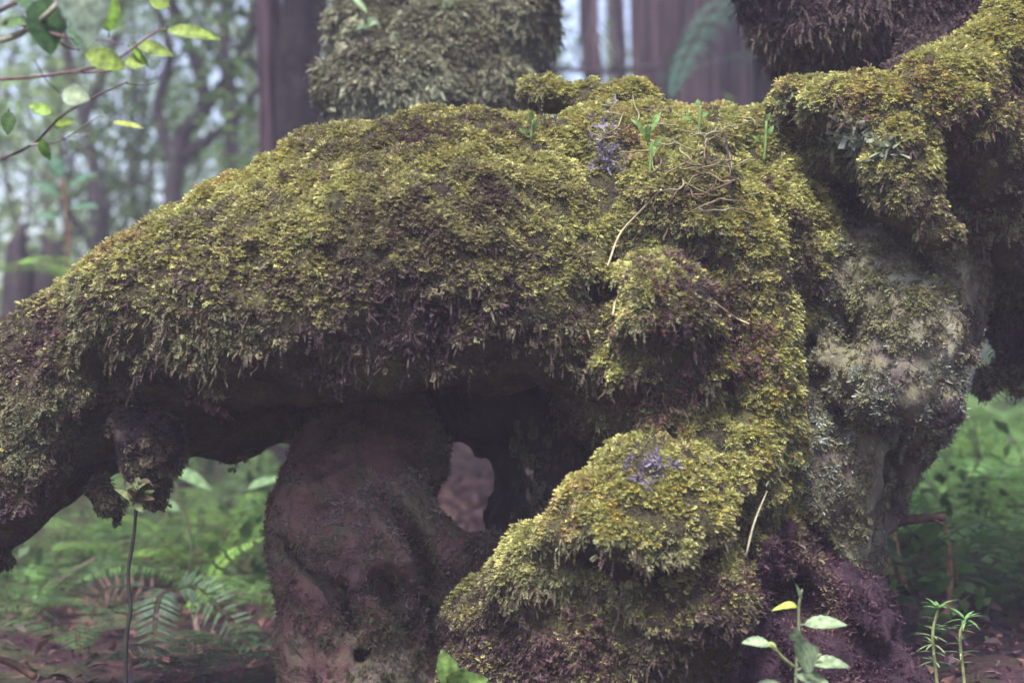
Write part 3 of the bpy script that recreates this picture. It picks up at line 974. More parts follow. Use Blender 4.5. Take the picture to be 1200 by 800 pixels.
# broad leaf seen below the limb and the one at the frame edge
o = empty('broadleaf_plant', tuple(gpt(215, 1.0)), 'plant with long pale green leaves behind the limb underside', 'plant')
mb = MB()
mb.tube(spline([gpt(215, 1.0), P(225, 640, 1.0), P(205, 560, 1.0)], 10), .004, 6, (.07, .08, .04))
mb.build('stem', M['twig'], o)
for (x, y), d, L in (((196, 548), (1, -.2, -.35), .115), ((285, 575), (1, -.2, .45), .10), ((215, 600), (-.6, -.2, .3), .08)):
    mb = MB()
    leaf_mesh(mb, P(x, y, 1.0), d, (0, -.5, 1), L, .042, (.13, .21, .11), curve=.15)
    mb.build('leaf', M['leaf'], o)
mb = MB()
leaf_mesh(mb, P(-26, 655, .1), (1, -.1, -.15), (0, -1, .4), .055, .036, (.22, .36, .10), curve=.2)
mb.tube([P(-70, 900, .2), P(-55, 720, .15), P(-26, 655, .1)], .002, 5, (.1, .12, .05))
tag(mb.build('seedling', M['leaf']), 'single bright green leaf at the end of the arching limb', 'seedling')

# bright leaf at the bottom between bare root and buttress
o = empty('leafy_seedling', tuple(gpt(545, -.3)), 'small bright green seedling between bare root and mossy buttress', 'seedling')
mb = MB()
mb.tube(spline([gpt(545, -.3), P(535, 850, -.3), P(528, 806, -.3)], 8), .003, 6, (.08, .1, .04))
mb.build('stem', M['twig'], o)
for d, L in (((-.15, -.2, .9), .062), ((.75, -.3, .25), .062), ((.3, -.4, .4), .05)):
    mb = MB()
    leaf_mesh(mb, P(528, 806, -.3), d, (.3, -1, .3), L * .85, .03, (.12, .20, .055), serr=.15, curve=.2)
    mb.build('leaf', M['leaf'], o)

# --- pale seedling at the lower right
Yd = -.42
o = empty('leafy_seedling', tuple(gpt(930, Yd)), 'pale green seedling with broad toothed leaves on reddish rotten wood', 'seedling')
mb = MB()
mb.tube(spline([gpt(934, Yd), P(933, 800, Yd), P(936, 750, Yd), P(936, 712, Yd), P(940, 690, Yd)], 20), np.linspace(.0032, .0012, 20), 8, (.15, .17, .095))
mb.tube(spline([P(932, 782, Yd), P(915, 768, Yd - .01), P(905, 755, Yd - .02)], 8), .0022, 6, (.18, .20, .09))
mb.tube(spline([P(933, 786, Yd), P(948, 778, Yd - .01), P(962, 766, Yd - .02)], 8), .0022, 6, (.16, .17, .10))
mb.build('stem', M['twig'], o)
PAL = np.array([.21, .285, .175])
for base, d, up, L, W, c, cv in ((P(937, 732, Yd), (1, -.15, .12), (0, -.55, 1), .058, .024, PAL, .12),
                                 (P(906, 756, Yd - .02), (-1, -.2, .25), (0, -.5, 1), .040, .020, PAL * 1.05, .15),
                                 (P(934, 775, Yd), (.25, -.75, .45), (.1, -1, .5), .052, .040, PAL * .8, .1),
                                 (P(935, 752, Yd), (-.2, -.5, .5), (-.4, -1, .6), .026, .018, PAL * .8, .2),
                                 (P(946, 778, Yd - .01), (1, -.4, .25), (0, -.6, 1), .050, .022, PAL * .85, .3),
                                 (P(930, 790, Yd), (1, -.7, -.05), (0, -.7, 1), .046, .022, PAL * .7, .1),
                                 (P(925, 806, Yd), (-1, -.6, .2), (0, -.6, 1), .060, .026, PAL * .8, .2),
                                 (P(936, 806, Yd), (.3, -.9, .1), (0, -.7, 1), .050, .024, PAL * .7, .2),
                                 (P(936, 712, Yd), (-.75, -.3, .5), (-.2, -.5, 1), .026, .013, (.34, .42, .08), .9),
                                 (P(938, 705, Yd), (.15, -.1, 1), (-1, -.4, .2), .024, .010, PAL * 1.05, -.5),
                                 (P(912, 762, Yd - .01), (-.6, -.4, .6), (0, -.6, 1), .02, .014, (.30, .42, .10), .3)):
    mb = MB()
    leaf_mesh(mb, base, d, up, L, W, c, .25, cv, 12, .12)
    mb.build('leaf', M['leaf'], o)

# --- two thin whorled plants at the lower right
for k, (bx, top, Y, lab) in enumerate(((1098, 702, -.28, 'thin upright plant with needle leaves beside the rotten base, the nearer of two'),
                                       (1130, 715, -.2, 'thin upright plant with needle leaves at the ferny edge, the farther of two'))):
    b = gpt(bx + 5, Y)
    o = empty('needle_plant', tuple(b), lab, 'plant', 'thin upright needle plants')
    path = spline([b, P(bx, 800, Y), P(bx - 5, 745, Y), P(bx + 1, top + 12, Y)], 16)
    mb = MB()
    mb.tube(path, np.linspace(.0028, .0018, 16), 6, (.22, .24, .10))
    mb.build('stem', M['twig'], o)
    mb = MB()
    for i in range(26):
        t = rng.uniform(.45, .93)
        p = path[int(t * 15)]
        a = rng.uniform(0, 6.28)
        leaf_mesh(mb, p, (math.cos(a), math.sin(a), rng.uniform(-.1, .5)), (0, 0, 1), rng.uniform(.014, .03), .0028, (.20, .27, .14), curve=.25, n=5, pet=0)
    for i in range(9):
        a = i * .72
        leaf_mesh(mb, path[-1], (math.cos(a) * .7, math.sin(a) * .7, rng.uniform(.0, 1.6)), (0, 0, 1), rng.uniform(.014, .030), .005, (.13, .25, .09), curve=.7, n=6, pet=0)
    mb.build('leaves', M['leaf'], o, False)

# --- straws, rootlets and small plants on the limb
mb = MB()
mb.tube(spline([P(874, 652, -.36), P(884, 612, -.35), P(899, 575, -.32)], 8), [.0014, .0013, .0014, .0012, .0011, .0011, .0009, .0007], 5, (.30, .27, .18))
tag(mb.build('straw', M['twig']), 'pale dry straw leaning against the mossy buttress', 'straw')
for k, (pts, lab) in enumerate((([(775, 222, -.16), (748, 250, -.24), (726, 275, -.27), (712, 312, -.27)], 'pale rootlet dangling over the mossy limb'),
                                ([(735, 330, -.33), (722, 352, -.36), (718, 370, -.36)], 'short pale rootlet on the round moss mound'),
                                ([(838, 355, -.26), (858, 370, -.27), (878, 380, -.26)], 'thin straw lying across the yellow moss ridge'),
                                ([(850, 160, -.12), (856, 200, -.16), (858, 240, -.2)], 'thin dark twig standing in the rootlet tangle'))):
    mb = MB()
    mb.tube(spline([on_tree(p[0], p[1], .018) for p in pts], 14), .0017, 5, (.34, .28, .17) if k < 3 else (.03, .02, .03))
    tag(mb.build('rootlet' if k < 3 else 'twig', M['twig']), lab, 'rootlet' if k < 3 else 'twig')
for k in range(48):
    x, y = rng.uniform(765, 890), rng.uniform(150, 258)
    if k > 38:
        x, y = rng.uniform(690, 770), rng.uniform(120, 170)
    Y = np.interp(y, [110, 160, 200, 260], [-.02, -.11, -.15, -.19])
    a = rng.uniform(0, 6.28)
    pts = [on_tree(x, y, .012)]
    for s_ in range(5):
        a += rng.normal(0, .5)
        x += math.cos(a) * 10
        y += math.sin(a) * 8
        pts.append(on_tree(x, y, .02 + .018 * math.sin((s_ + 1) * .8)))
    mb = MB()
    mb.tube(spline(pts, 16), np.linspace(.0013, .0006, 16) * rng.uniform(.6, 1.4), 5, np.array([(.17, .13, .08), (.20, .18, .09), (.12, .075, .055), (.24, .22, .15)][k % 4]) * rng.uniform(.8, 1.1))
    tag(mb.build('rootlet', M['twig']), 'thin dry rootlet curled in the tangle on top of the mossy limb', 'rootlet', 'dry rootlets tangled on the limb')
for lab, x0, y0, Y, lst in (('bright green upright epiphyte on the limb beside violet liverwort', 760, 215, -.17, [(-2, -60, .05), (5, -80, .05), (8, -95, .03), (-14, -88, .03), (3, -40, .045), (10, -55, .035), (-5, -70, .04)]),
                            ('green epiphyte sprig on the limb crest above the rootlets', 818, 160, -.1, [(-2, -45, .03), (-12, -25, .03), (6, -30, .025), (-16, -8, .025)]),
                            ('little green leaf sprig at the left end of the crest mound', 622, 165, -.09, [(0, -30, .035), (6, -15, .03), (-8, -10, .025)]),
                            ('green sprig under the rootlets, next to the hollow', 895, 190, -.12, [(2, -60, .03), (8, -40, .03), (-6, -30, .03)])):
    Y = on_tree(x0, y0, .005)[1]
    o = empty('epiphyte', tuple(P(x0, y0, Y)), lab, 'epiphyte')
    mb = MB()
    mb.tube(spline([P(x0, y0, Y), P(x0 + 2, y0 - 20, Y), P(x0 + 3, y0 + lst[0][1] * .8, Y)], 8), .0022, 5, (.13, .2, .06))
    mb.build('stem', M['twig'], o)
    mb = MB()
    for dx, dy, L in lst:
        b = P(x0 + dx * .5, y0 + dy * .75, Y)
        leaf_mesh(mb, b, (dx * .08 + rng.normal(0, .2), rng.normal(0, .3) - .2, 1 if dy < -30 else .4), (0, -1, .3), L * .62, .0075, np.array((.12, .21, .065)) * rng.uniform(.6, 1.15), curve=.35)
    mb.build('leaves', M['leaf'], o)
# broken branch on the right
o = None
mb = MB()
mb.tube(spline([P(1030, 625, .1), P(1052, 612, .09), P(1085, 607, .07), P(1108, 606, .05)], 12), np.linspace(.010, .006, 12), 8, (.09, .05, .045), wob=.15)
mb.tube(spline([P(1090, 607, .07), P(1105, 614, .04)], 4), [.005, .003, .003, .002], 6, (.13, .06, .05))
mb.build('broken_branch', M['twig'], tree)

# --- foreground twigs, upper left
def twig_thing(label, lines, leaves, Y):
    o = empty('leafy_branch', tuple(P(*lines[0][0][0], Y)), label, 'branch', 'leafy twigs reaching in front of the limb')
    mb = MB()
    for pts, r0, r1, c in lines:
        mb.tube(spline([P(x, y, Y + .02 * math.sin(i * 2.0)) for i, (x, y) in enumerate(pts)], 28), np.linspace(r0, r1, 28), 7, c)
    if 'furthest' in label:                       # the young stem they all grow from, off the picture
        mb.tube(spline([gpt(-350, Y), P(-335, 400, Y), P(-330, 100, Y), P(-340, -200, Y)], 20), np.linspace(.014, .006, 20), 8, DK, wob=.1)
    mb.build('twig', M['twig'], o)
    for (x, y), (dx, dz), L, W, c, cv in leaves:
        mb = MB()
        leaf_mesh(mb, P(x, y, Y), (dx, rng.uniform(-.35, .2), dz), (rng.uniform(-.5, .5), -.9, rng.uniform(-.2, .7)), L, W, c, .2, cv, 12, .1)
        mb.build('leaf', M['leaf'], o)


DK, RD, LG = (.07, .045, .045), (.14, .08, .085), (.24, .23, .17)
yg = (.17, .24, .05)
twig_thing('reddish twig with fresh yellow green leaves reaching furthest over the limb', [([(-330, 150), (-180, 118), (-40, 95), (0, 93), (60, 88), (130, 73), (175, 42), (196, 32)], .0026, .0012, RD), ([(85, 85), (120, 84), (140, 80)], .0012, .0008, RD)],
           [((190, 35), (1, -.05), .066, .017, yg, .25), ((155, 50), (.9, -.25), .05, .018, yg, .1), ((144, 72), (.7, -.05), .026, .02, yg, .1), ((150, 52), (.8, -.7), .035, .01, (.16, .26, .05), .2), ((200, 10), (-.75, .5), .034, .02, yg, .1)], -.55)
twig_thing('dark twig with sparse leaves, lowest of the twigs over the limb', [([(-330, 330), (-180, 260), (-40, 200), (0, 187), (40, 168), (70, 138), (105, 116), (150, 96)], .0030, .0010, DK), ([(148, 98), (165, 100), (182, 97)], .0009, .0006, DK), ([(35, 170), (70, 165), (110, 140), (122, 136)], .0014, .0007, LG), ([(70, 163), (105, 157)], .0009, .0006, LG)],
           [((62, 134), (-.8, .35), .032, .016, (.17, .28, .05), .2), ((60, 148), (.9, .15), .03, .014, yg, .1), ((128, 143), (1, -.1), .042, .008, (.25, .30, .06), .15), ((47, 160), (.3, -.9), .03, .014, (.07, .14, .03), .2), ((10, 128), (.1, -1), .034, .017, (.035, .075, .02), .1)], -.5)
twig_thing('pale twig in the top corner with large dark and grey leaves', [([(-330, 40), (-180, 52), (-40, 50), (0, 48), (30, 36), (55, 18), (70, 0), (78, -20)], .0042, .003, LG), ([(5, 26), (40, 33), (70, 42), (85, 46)], .002, .0014, RD), ([(62, 44), (80, 56), (95, 58)], .0014, .0008, DK), ([(70, 42), (110, 46), (145, 52)], .0011, .0007, RD), ([(-330, 60), (-160, 40), (-30, 20), (0, 12), (25, 0)], .003, .003, DK)],
           [((50, -10), (.15, -1), .072, .042, (.03, .07, .025), .1), ((92, 60), (-.1, 1), .045, .02, (.08, .16, .09), .3), ((128, 44), (.05, 1), .058, .026, (.17, .30, .05), .1), ((95, 62), (1, -.25), .05, .026, yg, .2), ((94, 44), (-.2, 1), .018, .014, yg, .1), ((40, 14), (-.6, .9), .04, .02, (.10, .18, .10), .2), ((40, 25), (-1, 0), .04, .014, (.10, .18, .07), .2)], -.6)
o = empty('leafy_branch', tuple(P(105, -90, -.75)), 'big grey green leaf hanging in from the top edge', 'branch', 'leafy twigs reaching in front of the limb')
mb = MB()
mb.tube(spline([P(-330, 20, -.68), P(-150, -80, -.72), P(20, -110, -.75), P(70, -95, -.75), P(96, -72, -.75)], 16), .002, 6, DK)
mb.build('twig', M['twig'], o)
mb = MB()
leaf_mesh(mb, P(92, -75, -.75), (.12, -.1, -1), (.1, -1, .15), .115, .056, (.15, .20, .16), .12, .05, 16, .06)
mb.build('leaf', M['leaf'], o)
mb = MB()
leaf_mesh(mb, P(70, 108, -.62), (.9, -.1, -.2), (0, -1, .3), .034, .026, (.22, .28, .19), .1, .1, 10, .05)
mb.tube(spline([P(40, 70, -.64), P(55, 95, -.63), P(70, 108, -.62)], 6), .0008, 5, DK)
tag(mb.build('hanging_leaf', M['leaf']), 'round pale leaf hanging between the two long twigs', 'leaf')

# ------------------------------------------------------------------ leaf clouds and trees
def leaf_cloud(centres, rad, per, size, cols, flat=.7, pend=0.0):
    """many small diamond leaves spread through clumps; returns V, Q, C"""
    k = len(centres)
    rad = np.broadcast_to(rad, (k,))
    m = np.repeat(np.arange(k), per)
    d = norm(rng.normal(size=(len(m), 3))) * (rng.random((len(m), 1)) ** .45)
    d[:, 2] *= flat
    p = centres[m] + d * rad[m][:, None]
    f = norm(rng.normal(size=p.shape) * np.array([1, 1, .5]) + np.array([0, 0, -pend]))
    up = norm(rng.normal(size=p.shape) * .8 + np.array([0, 0, 1.0]))
    y = norm(np.cross(up, f))
    s = size * rng.lognormal(0, .3, (len(m), 1))
    z = np.cross(f, y)
    Vv = np.stack([p, p + f * s * .5 + y * s * .28, p + f * s - z * s * .15, p + f * s * .5 - y * s * .28], 1).reshape(-1, 3)
    Qq = np.arange(len(m) * 4).reshape(-1, 4)
    cols = np.asarray(cols)
    ck = cols[rng.integers(0, len(cols), k)]
    c = ck[m] * rng.lognormal(0, .25, (len(m), 1))
    return Vv, Qq, np.repeat(c, 4, axis=0)


def grow(mb, p, d, L, r, depth, tips, c, bend=.25, up=.15, split=3, wob=.1):
    pts, rr = [p], [r]
    q = np.array(p, float)
    dd = norm(np.asarray(d, float))
    nseg = 6
    for i in range(nseg):
        dd = norm(dd + rng.normal(0, bend, 3) * .4 + np.array([0, 0, up * .3]))
        q = q + dd * L / nseg
        pts.append(q)
        rr.append(r * (1 - .45 * (i + 1) / nseg))
    mb.tube(pts, rr, 7 if r < .04 else 10, c, wob=wob)
    if depth == 0:
        tips.append(q)
        return
    for k in range(split):
        j = rng.integers(2, nseg + 1) if k else nseg
        a = norm(dd + rng.normal(0, .75, 3) + np.array([0, 0, up]))
        grow(mb, pts[j], a, L * rng.uniform(.55, .8), rr[j] * rng.uniform(.55, .8), depth - 1, tips, c, bend, up, split, wob)


TRUNKC = {'grey': (.11, .09, .09), 'red': (.13, .075, .085), 'dark': (.05, .038, .042), 'pale': (.2, .18, .17)}


def tree_thing(label, stems, bark, colr, crown_c, ntips=0, leaf=.07, per=160, rad=.55, group=None, cat='tree', name='tree', depth=2, crown_h=0.0, base=None):
    """stems: lists of (point, radius) from the ground up; crown of leaf clumps at the branch tips"""
    root = empty(name, tuple(base if base is not None else stems[0][0][0]), label, cat, group)
    mb = MB()
    tips = []
    for st in stems:
        pts = np.array([s[0] for s in st])
        rr = np.array([s[1] for s in st])
        n = 16
        pt = spline(pts, n)
        pt[1:-1] += rng.normal(0, rr.mean() * .12, (n - 2, 3))
        ri = np.interp(np.linspace(0, 1, n), np.linspace(0, 1, len(rr)), rr)
        mb.tube(pt, ri, 14, colr, wob=.12)
        for k in range(ntips):
            a = rng.uniform(0, 6.28)
            j = n - 1 if k == 0 else rng.integers(n * 2 // 3, n)
            grow(mb, pt[j], (math.cos(a), math.sin(a), .8), rng.uniform(.7, 1.3) * max(.6, np.linalg.norm(pts[-1] - pts[0]) * .28), ri[j] * .6, depth - 1, tips, colr)
    mb.build('trunk', M[bark], root)
    if tips:
        tp = np.array(tips)
        tp[:, 2] = np.maximum(tp[:, 2], crown_h)
        v, q, c = leaf_cloud(tp, rad * rng.uniform(.7, 1.3, len(tips)), per, leaf, crown_c)
        make_obj('crown', v, q, None, M['far_leaf'], root, c)
    return root


def up_to(px, Y, z):
    """point above the ground on the line of a picture column"""
    return np.array([(px - 600) * PX * (Y - CAM_Y), Y, z])


FG = [(.14, .25, .07), (.19, .31, .09), (.11, .20, .06), (.24, .34, .14), (.15, .24, .10)]

# twin trunks left of the middle
Y = 2.6
tree_thing('slim reddish brown tree trunk rising behind the log, left one of a close pair', [[(gpt(312, Y), .06), (up_to(318, Y, 1.2), .045), (up_to(314, Y, 2.4), .043), (up_to(322, Y, 5), .03)]], 'red_bark', TRUNKC['red'], FG, 5)
tree_thing('dark mossy tree trunk rising behind the log, right one of a close pair', [[(gpt(352, Y - .25), .085), (up_to(350, Y - .25, 1.2), .072), (up_to(356, Y - .25, 2.4), .07), (up_to(350, Y - .25, 5), .05)]], 'dark_bark', TRUNKC['dark'], FG, 5)

# big mossy trunk behind the limb
Y = .95
bt = tree_thing('wide dark trunk clothed in moss and hanging epiphytes behind the limb crest', [[(gpt(790, Y), .26), (up_to(770, Y, .35), .22), (up_to(620, Y, .75), .215), (up_to(520, Y, 1.1), .195), (up_to(512, Y, 2.0), .185), (up_to(490, Y, 4.5), .16)]], 'dark_bark', TRUNKC['dark'], FG, 5, name='mossy_tree', rad=.8, per=260, crown_h=3.6)
SWELL = [(455, 105, .62, 85, 60), (600, 20, .78, 55, 70), (425, 40, .8, 40, 50), (520, 60, .7, 70, 60), (560, 100, .68, 60, 40)]
pos, nor = [], []
for sx, sy, sY, rx, ry in SWELL:
    n = int(rx * ry * 1.6)
    d = norm(rng.normal(size=(n, 3)))
    d[:, 1] = -np.abs(d[:, 1])
    s = PX * (sY - CAM_Y)
    pos.append(P(sx, sy, sY) + d * np.array([rx * s, ry * s, ry * s]) * (.92 + .12 * fbm(d * .3 + sx, 9, N2, 2)[:, None]))
    nor.append(d)
n = 20000
a = rng.uniform(0, 2 * np.pi, n)
zz = rng.uniform(.75, 3.0, n)
cxx = np.interp(zz, [.75, .9, 1.1, 2, 4.5], [up_to(620, Y, 0)[0], up_to(560, Y, 0)[0], up_to(520, Y, 0)[0], up_to(512, Y, 0)[0], up_to(490, Y, 0)[0]])
rr = np.interp(zz, [0, .6, 1.1, 2, 4.5], [.22, .21, .20, .19, .16])
pos.append(np.stack([cxx + np.cos(a) * rr, Y + np.sin(a) * rr, zz], 1))
nor.append(np.stack([np.cos(a), np.sin(a), 0 * a], 1))
# rounded moss swellings that carry the fronds
for sx, sy, sY, rx, ry in SWELL:
    u_, v_ = np.meshgrid(np.linspace(0, 2 * np.pi, 24, endpoint=False), np.linspace(.05, np.pi - .05, 14), indexing='ij')
    d = np.stack([np.sin(v_) * np.cos(u_), np.sin(v_) * np.sin(u_), np.cos(v_)], -1).reshape(-1, 3)
    s = PX * (sY - CAM_Y)
    vv = P(sx, sy, sY) + d * np.array([rx * s, ry * s, ry * s]) * (.92 + .12 * fbm(d * .3 + sx, 9, N2, 2)[:, None])
    i2 = np.arange(24 * 14).reshape(24, 14)
    q = np.stack([i2[:, :-1], np.roll(i2, -1, 0)[:, :-1], np.roll(i2, -1, 0)[:, 1:], i2[:, 1:]], -1).reshape(-1, 4)
    make_obj('moss_swelling', vv, q, None, M['peat'], bt, None, True)
pos, nor = np.concatenate(pos), np.concatenate(nor)
for tm, sz, st, frac, nm in ((T_MIX, .017, [(0, (.13, .115, .09)), (.5, (.23, .235, .15)), (1, (.36, .38, .28))], .75, 'moss'), (T_HANG, .028, [(0, (.09, .065, .06)), (.5, (.15, .145, .10)), (1, (.26, .28, .20))], .3, 'hanging_moss')):
    m = rng.random(len(pos)) < frac
    f = nor[m] * .7 + DOWN * .8 + rng.normal(0, .4, (m.sum(), 3))
    up = norm(nor[m] * .5 + np.array([0, 0, 1.0]))
    v, q, c = scatter(tm, pos[m], f, up, sz * rng.lognormal(0, .3, m.sum()), palette(pos[m], nor[m], st), .4)
    make_obj(nm, v, q, None, M['moss'], bt, c, kind='stuff')
mb = MB()
for k in range(45):
    x, y = rng.uniform(390, 640), rng.uniform(-20, 120)
    sY = .62 + .15 * rng.random()
    b = P(x, y, sY)
    a = rng.uniform(0, 6.28)
    leaf_mesh(mb, b, (math.cos(a), -.5 * rng.random(), rng.uniform(-1.2, .1)), (0, -.8, .7), rng.uniform(.03, .07), rng.uniform(.015, .028), np.array((.10, .15, .08)) * rng.uniform(.6, 1.6), curve=.3, n=5)
mb.build('epiphyte_leaves', M['leaf'], bt, kind='stuff')

# stand of upright reddish trunks behind the crest
STAND = [(700, 4.9, .05), (736, 7.0, .04), (757, 6.2, .085), (778, 5.6, .12), (800, 6.0, .14), (828, 5.4, .11), (852, 6.4, .12), (875, 5.8, .10), (900, 7.2, .12)]
SL = ['thin dark leaning stem at the edge of the bright gap', 'hazy trunk next to the thin leaning stem', 'slim reddish trunk, third from the bright gap in the upright stand', 'broad reddish furrowed trunk in the middle left of the upright stand', 'broadest reddish furrowed trunk of the upright stand behind the crest',
      'reddish trunk just behind the drooping tree fern frond', 'hazy reddish trunk right of the broad furrowed ones', 'reddish trunk beside the dark hanging limb', 'hazy trunk half hidden by the dark hanging limb']
for (px, Y, r), lab in zip(STAND, SL):
    lean = rng.uniform(-6, 6) if r > .06 else -14
    tree_thing(lab, [[(gpt(px - lean, Y), r * 1.25), (up_to(px, Y, 1.4), r), (up_to(px + lean, Y, 3), r * .95), (up_to(px + lean * 2, Y, 8), r * .6)]], 'red_bark', (.09, .042, .062), FG, 4, group='upright reddish trunks', leaf=.09, rad=.9, per=160, crown_h=4.5)
mb = MB()
Y = 4.6
mb.tube(spline([P(560, 86, Y), P(640, 80, Y), P(700, 84, Y), P(770, 78, Y + .3)], 20), np.linspace(.016, .012, 20), 7, (.05, .04, .045), wob=.1)
for k in range(9):
    x = rng.uniform(620, 740)
    mb.tube(spline([P(x, 82, Y), P(x + rng.uniform(-14, 14), 60, Y), P(x + rng.uniform(-40, 40), rng.uniform(0, 40), Y + .1)], 8), np.linspace(.007, .003, 8), 5, (.06, .05, .05))
tag(mb.build('fallen_branch', M['twig']), 'thin dark bare branch lying level across the bright gap', 'branch')
o = empty('tree_fern', tuple(gpt(905, 2.4)), 'blue green tree fern frond drooping before the reddish trunks', 'tree fern')
mb = MB()
mb.tube(spline([gpt(905, 2.4), up_to(908, 2.4, .8), up_to(905, 2.4, 1.6)], 10), .06, 10, (.05, .035, .035), wob=.2)
mb.build('trunk', M['dark_bark'], o)
for k in range(7):
    mb = MB()
    a = math.pi if k == 0 else k * .9 + math.pi
    b = up_to(905, 2.4, 1.6)
    l = .62
    if k == 0:
        pth = [P(905, 66, 2.4), P(870, 62, 2.35), P(830, 72, 2.3), P(795, 90, 2.25)]
        pth = [b, P(890, 60, 2.38)] + pth[1:]
    else:
        pth = [b + np.array([math.cos(a) * l * t, math.sin(a) * l * t, .35 * t - .7 * t * t]) for t in (0, .3, .6, .85, 1)]
    fern_frond(mb, pth, .22, (.10, .19, .14), 24, fine=1)
    mb.build('frond', M['leaf'], o, False)

# branching little trees at the left
Y = 4.2
tree_thing('grey forked little tree with leaning branches behind the left slope of the limb', [
    [(gpt(190, Y), .05), (P(205, 195, Y), .038), (P(240, 130, Y), .032), (P(225, 60, Y), .027), (P(205, 20, Y), .022), (P(190, -60, Y), .015)],
    [(P(205, 195, Y), .03), (P(185, 130, Y), .024), (P(200, 60, Y), .02), (P(170, -20, Y), .014)],
    [(P(238, 128, Y), .03), (P(275, 80, Y), .028), (P(300, 20, Y), .022), (P(320, -60, Y), .016)],
    [(P(212, 185, Y), .03), (P(250, 160, Y), .026), (P(285, 130, Y), .018), (P(310, 90, Y), .012)]],
    'far_bark', TRUNKC['grey'], FG, 3, leaf=.06, per=110, rad=.5)
Y = 5.2
tree_thing('slim grey tree leaning left behind the foreground twigs', [[(gpt(120, Y), .04), (P(110, 200, Y), .032), (P(85, 100, Y), .028), (P(70, 0, Y), .022), (P(60, -90, Y), .015)], [(P(95, 140, Y), .03), (P(130, 60, Y), .024), (P(150, -40, Y), .015)]], 'far_bark', TRUNKC['grey'], FG, 4, leaf=.06, per=110, rad=.55)
Y = 6.5
tree_thing('thin pale stem standing between the forked tree and the dark trunk pair', [[(gpt(272, Y), .05), (P(270, 150, Y), .045), (P(262, 40, Y), .04), (P(270, -80, Y), .03)]], 'far_bark', TRUNKC['pale'], FG, 4, leaf=.07, per=110, rad=.6)
Y = 3.4
o = empty('tree_stump', tuple(gpt(36, Y)), 'dark hollow stump in the shade behind the left end of the limb', 'stump')
mb = MB()
mb.tube([gpt(20, Y), P(22, 320, Y), P(20, 285, Y), P(27, 262, Y)], [.11, .06, .035, .01], 12, (.02, .016, .018), wob=.25)
mb.tube([gpt(58, Y), P(56, 320, Y), P(58, 295, Y), P(50, 275, Y)], [.1, .05, .03, .01], 12, (.02, .016, .018), wob=.25)
mb.build('trunk', M['dark_bark'], o)
fern('fern', P(100, 320, 1.5) - np.array([0, 0, .05]), 7, .36, .15, 'light green fern peeping over the left slope of the limb', LGREEN, az0=1, elev=50, arch=.6)
o = empty('broadleaf_plant', tuple(gpt(75, 2.2)), 'plant with big blue green leaves on a brown stalk at the left edge', 'plant')
mb = MB()
mb.tube(spline([gpt(78, 2.2), P(80, 330, 2.2), P(78, 255, 2.2), P(72, 210, 2.2)], 10), .006, 6, (.16, .09, .05))
mb.build('stem', M['twig'], o)
for (x, y), d, L in (((78, 235), (-1, -.3, .7), .15), ((78, 245), (1, -.3, .2), .13), ((76, 225), (.8, -.2, .6), .15), ((78, 255), (-1, -.5, .1), .12), ((74, 212), (-.3, -.3, .8), .12)):
    mb = MB()
    leaf_mesh(mb, P(x, y, 2.2), d, (0, -.6, 1), L * .8, .055, np.array((.08, .16, .11)) * rng.uniform(.8, 1.2), curve=.2)
    mb.build('leaf', M['leaf'], o)

# shrubs at the left, between the log and the forked trees
for px, Y, hz, r, lab in ((215, 6.0, 1.8, 1.1, 'tall loose shrub with pale leaves just behind the forked little tree'), (60, 7.4, 2.2, 1.2, 'tall grey green shrub against the sky at the left'), (120, 9.5, 2.4, 1.5, 'hazy tall shrub far behind the leaning grey tree'), (285, 9.0, 2.3, 1.4, 'hazy tall shrub behind the thin pale stem'), (668, 10.5, 1.9, 1.2, 'pale sparse shrub in the bright gap beside the wide mossy trunk'), (30, 5.6, 1.2, 1.0, 'grey green leafy shrub behind the foreground twigs'), (150, 6.8, 1.3, 1.1, 'pale leafy shrub behind the forked little tree'), (265, 7.6, 1.1, 1.0, 'pale leafy shrub left of the dark trunk pair'), (-20, 4.0, .5, .6, 'low green shrub at the left edge behind the limb')):
    b = gpt(px, Y)
    root = empty('shrub', tuple(b), lab, 'shrub', 'shrubs in the forest behind the limb')
    mb, tips = MB(), []
    for k in range(5):
        a = rng.uniform(0, 6.28)
        grow(mb, b, (math.cos(a) * .5, math.sin(a) * .5, 1), hz * .9, .025, 2, tips, TRUNKC['grey'])
    mb.build('stems', M['far_bark'], root)
    v, q, c = leaf_cloud(np.array(tips), .36 * r, 60 if px < 600 else 80, .055, [(.22, .34, .13), (.28, .40, .15), (.16, .26, .10), (.34, .44, .22)])
    make_obj('crown', v, q, None, M['far_leaf'], root, c)

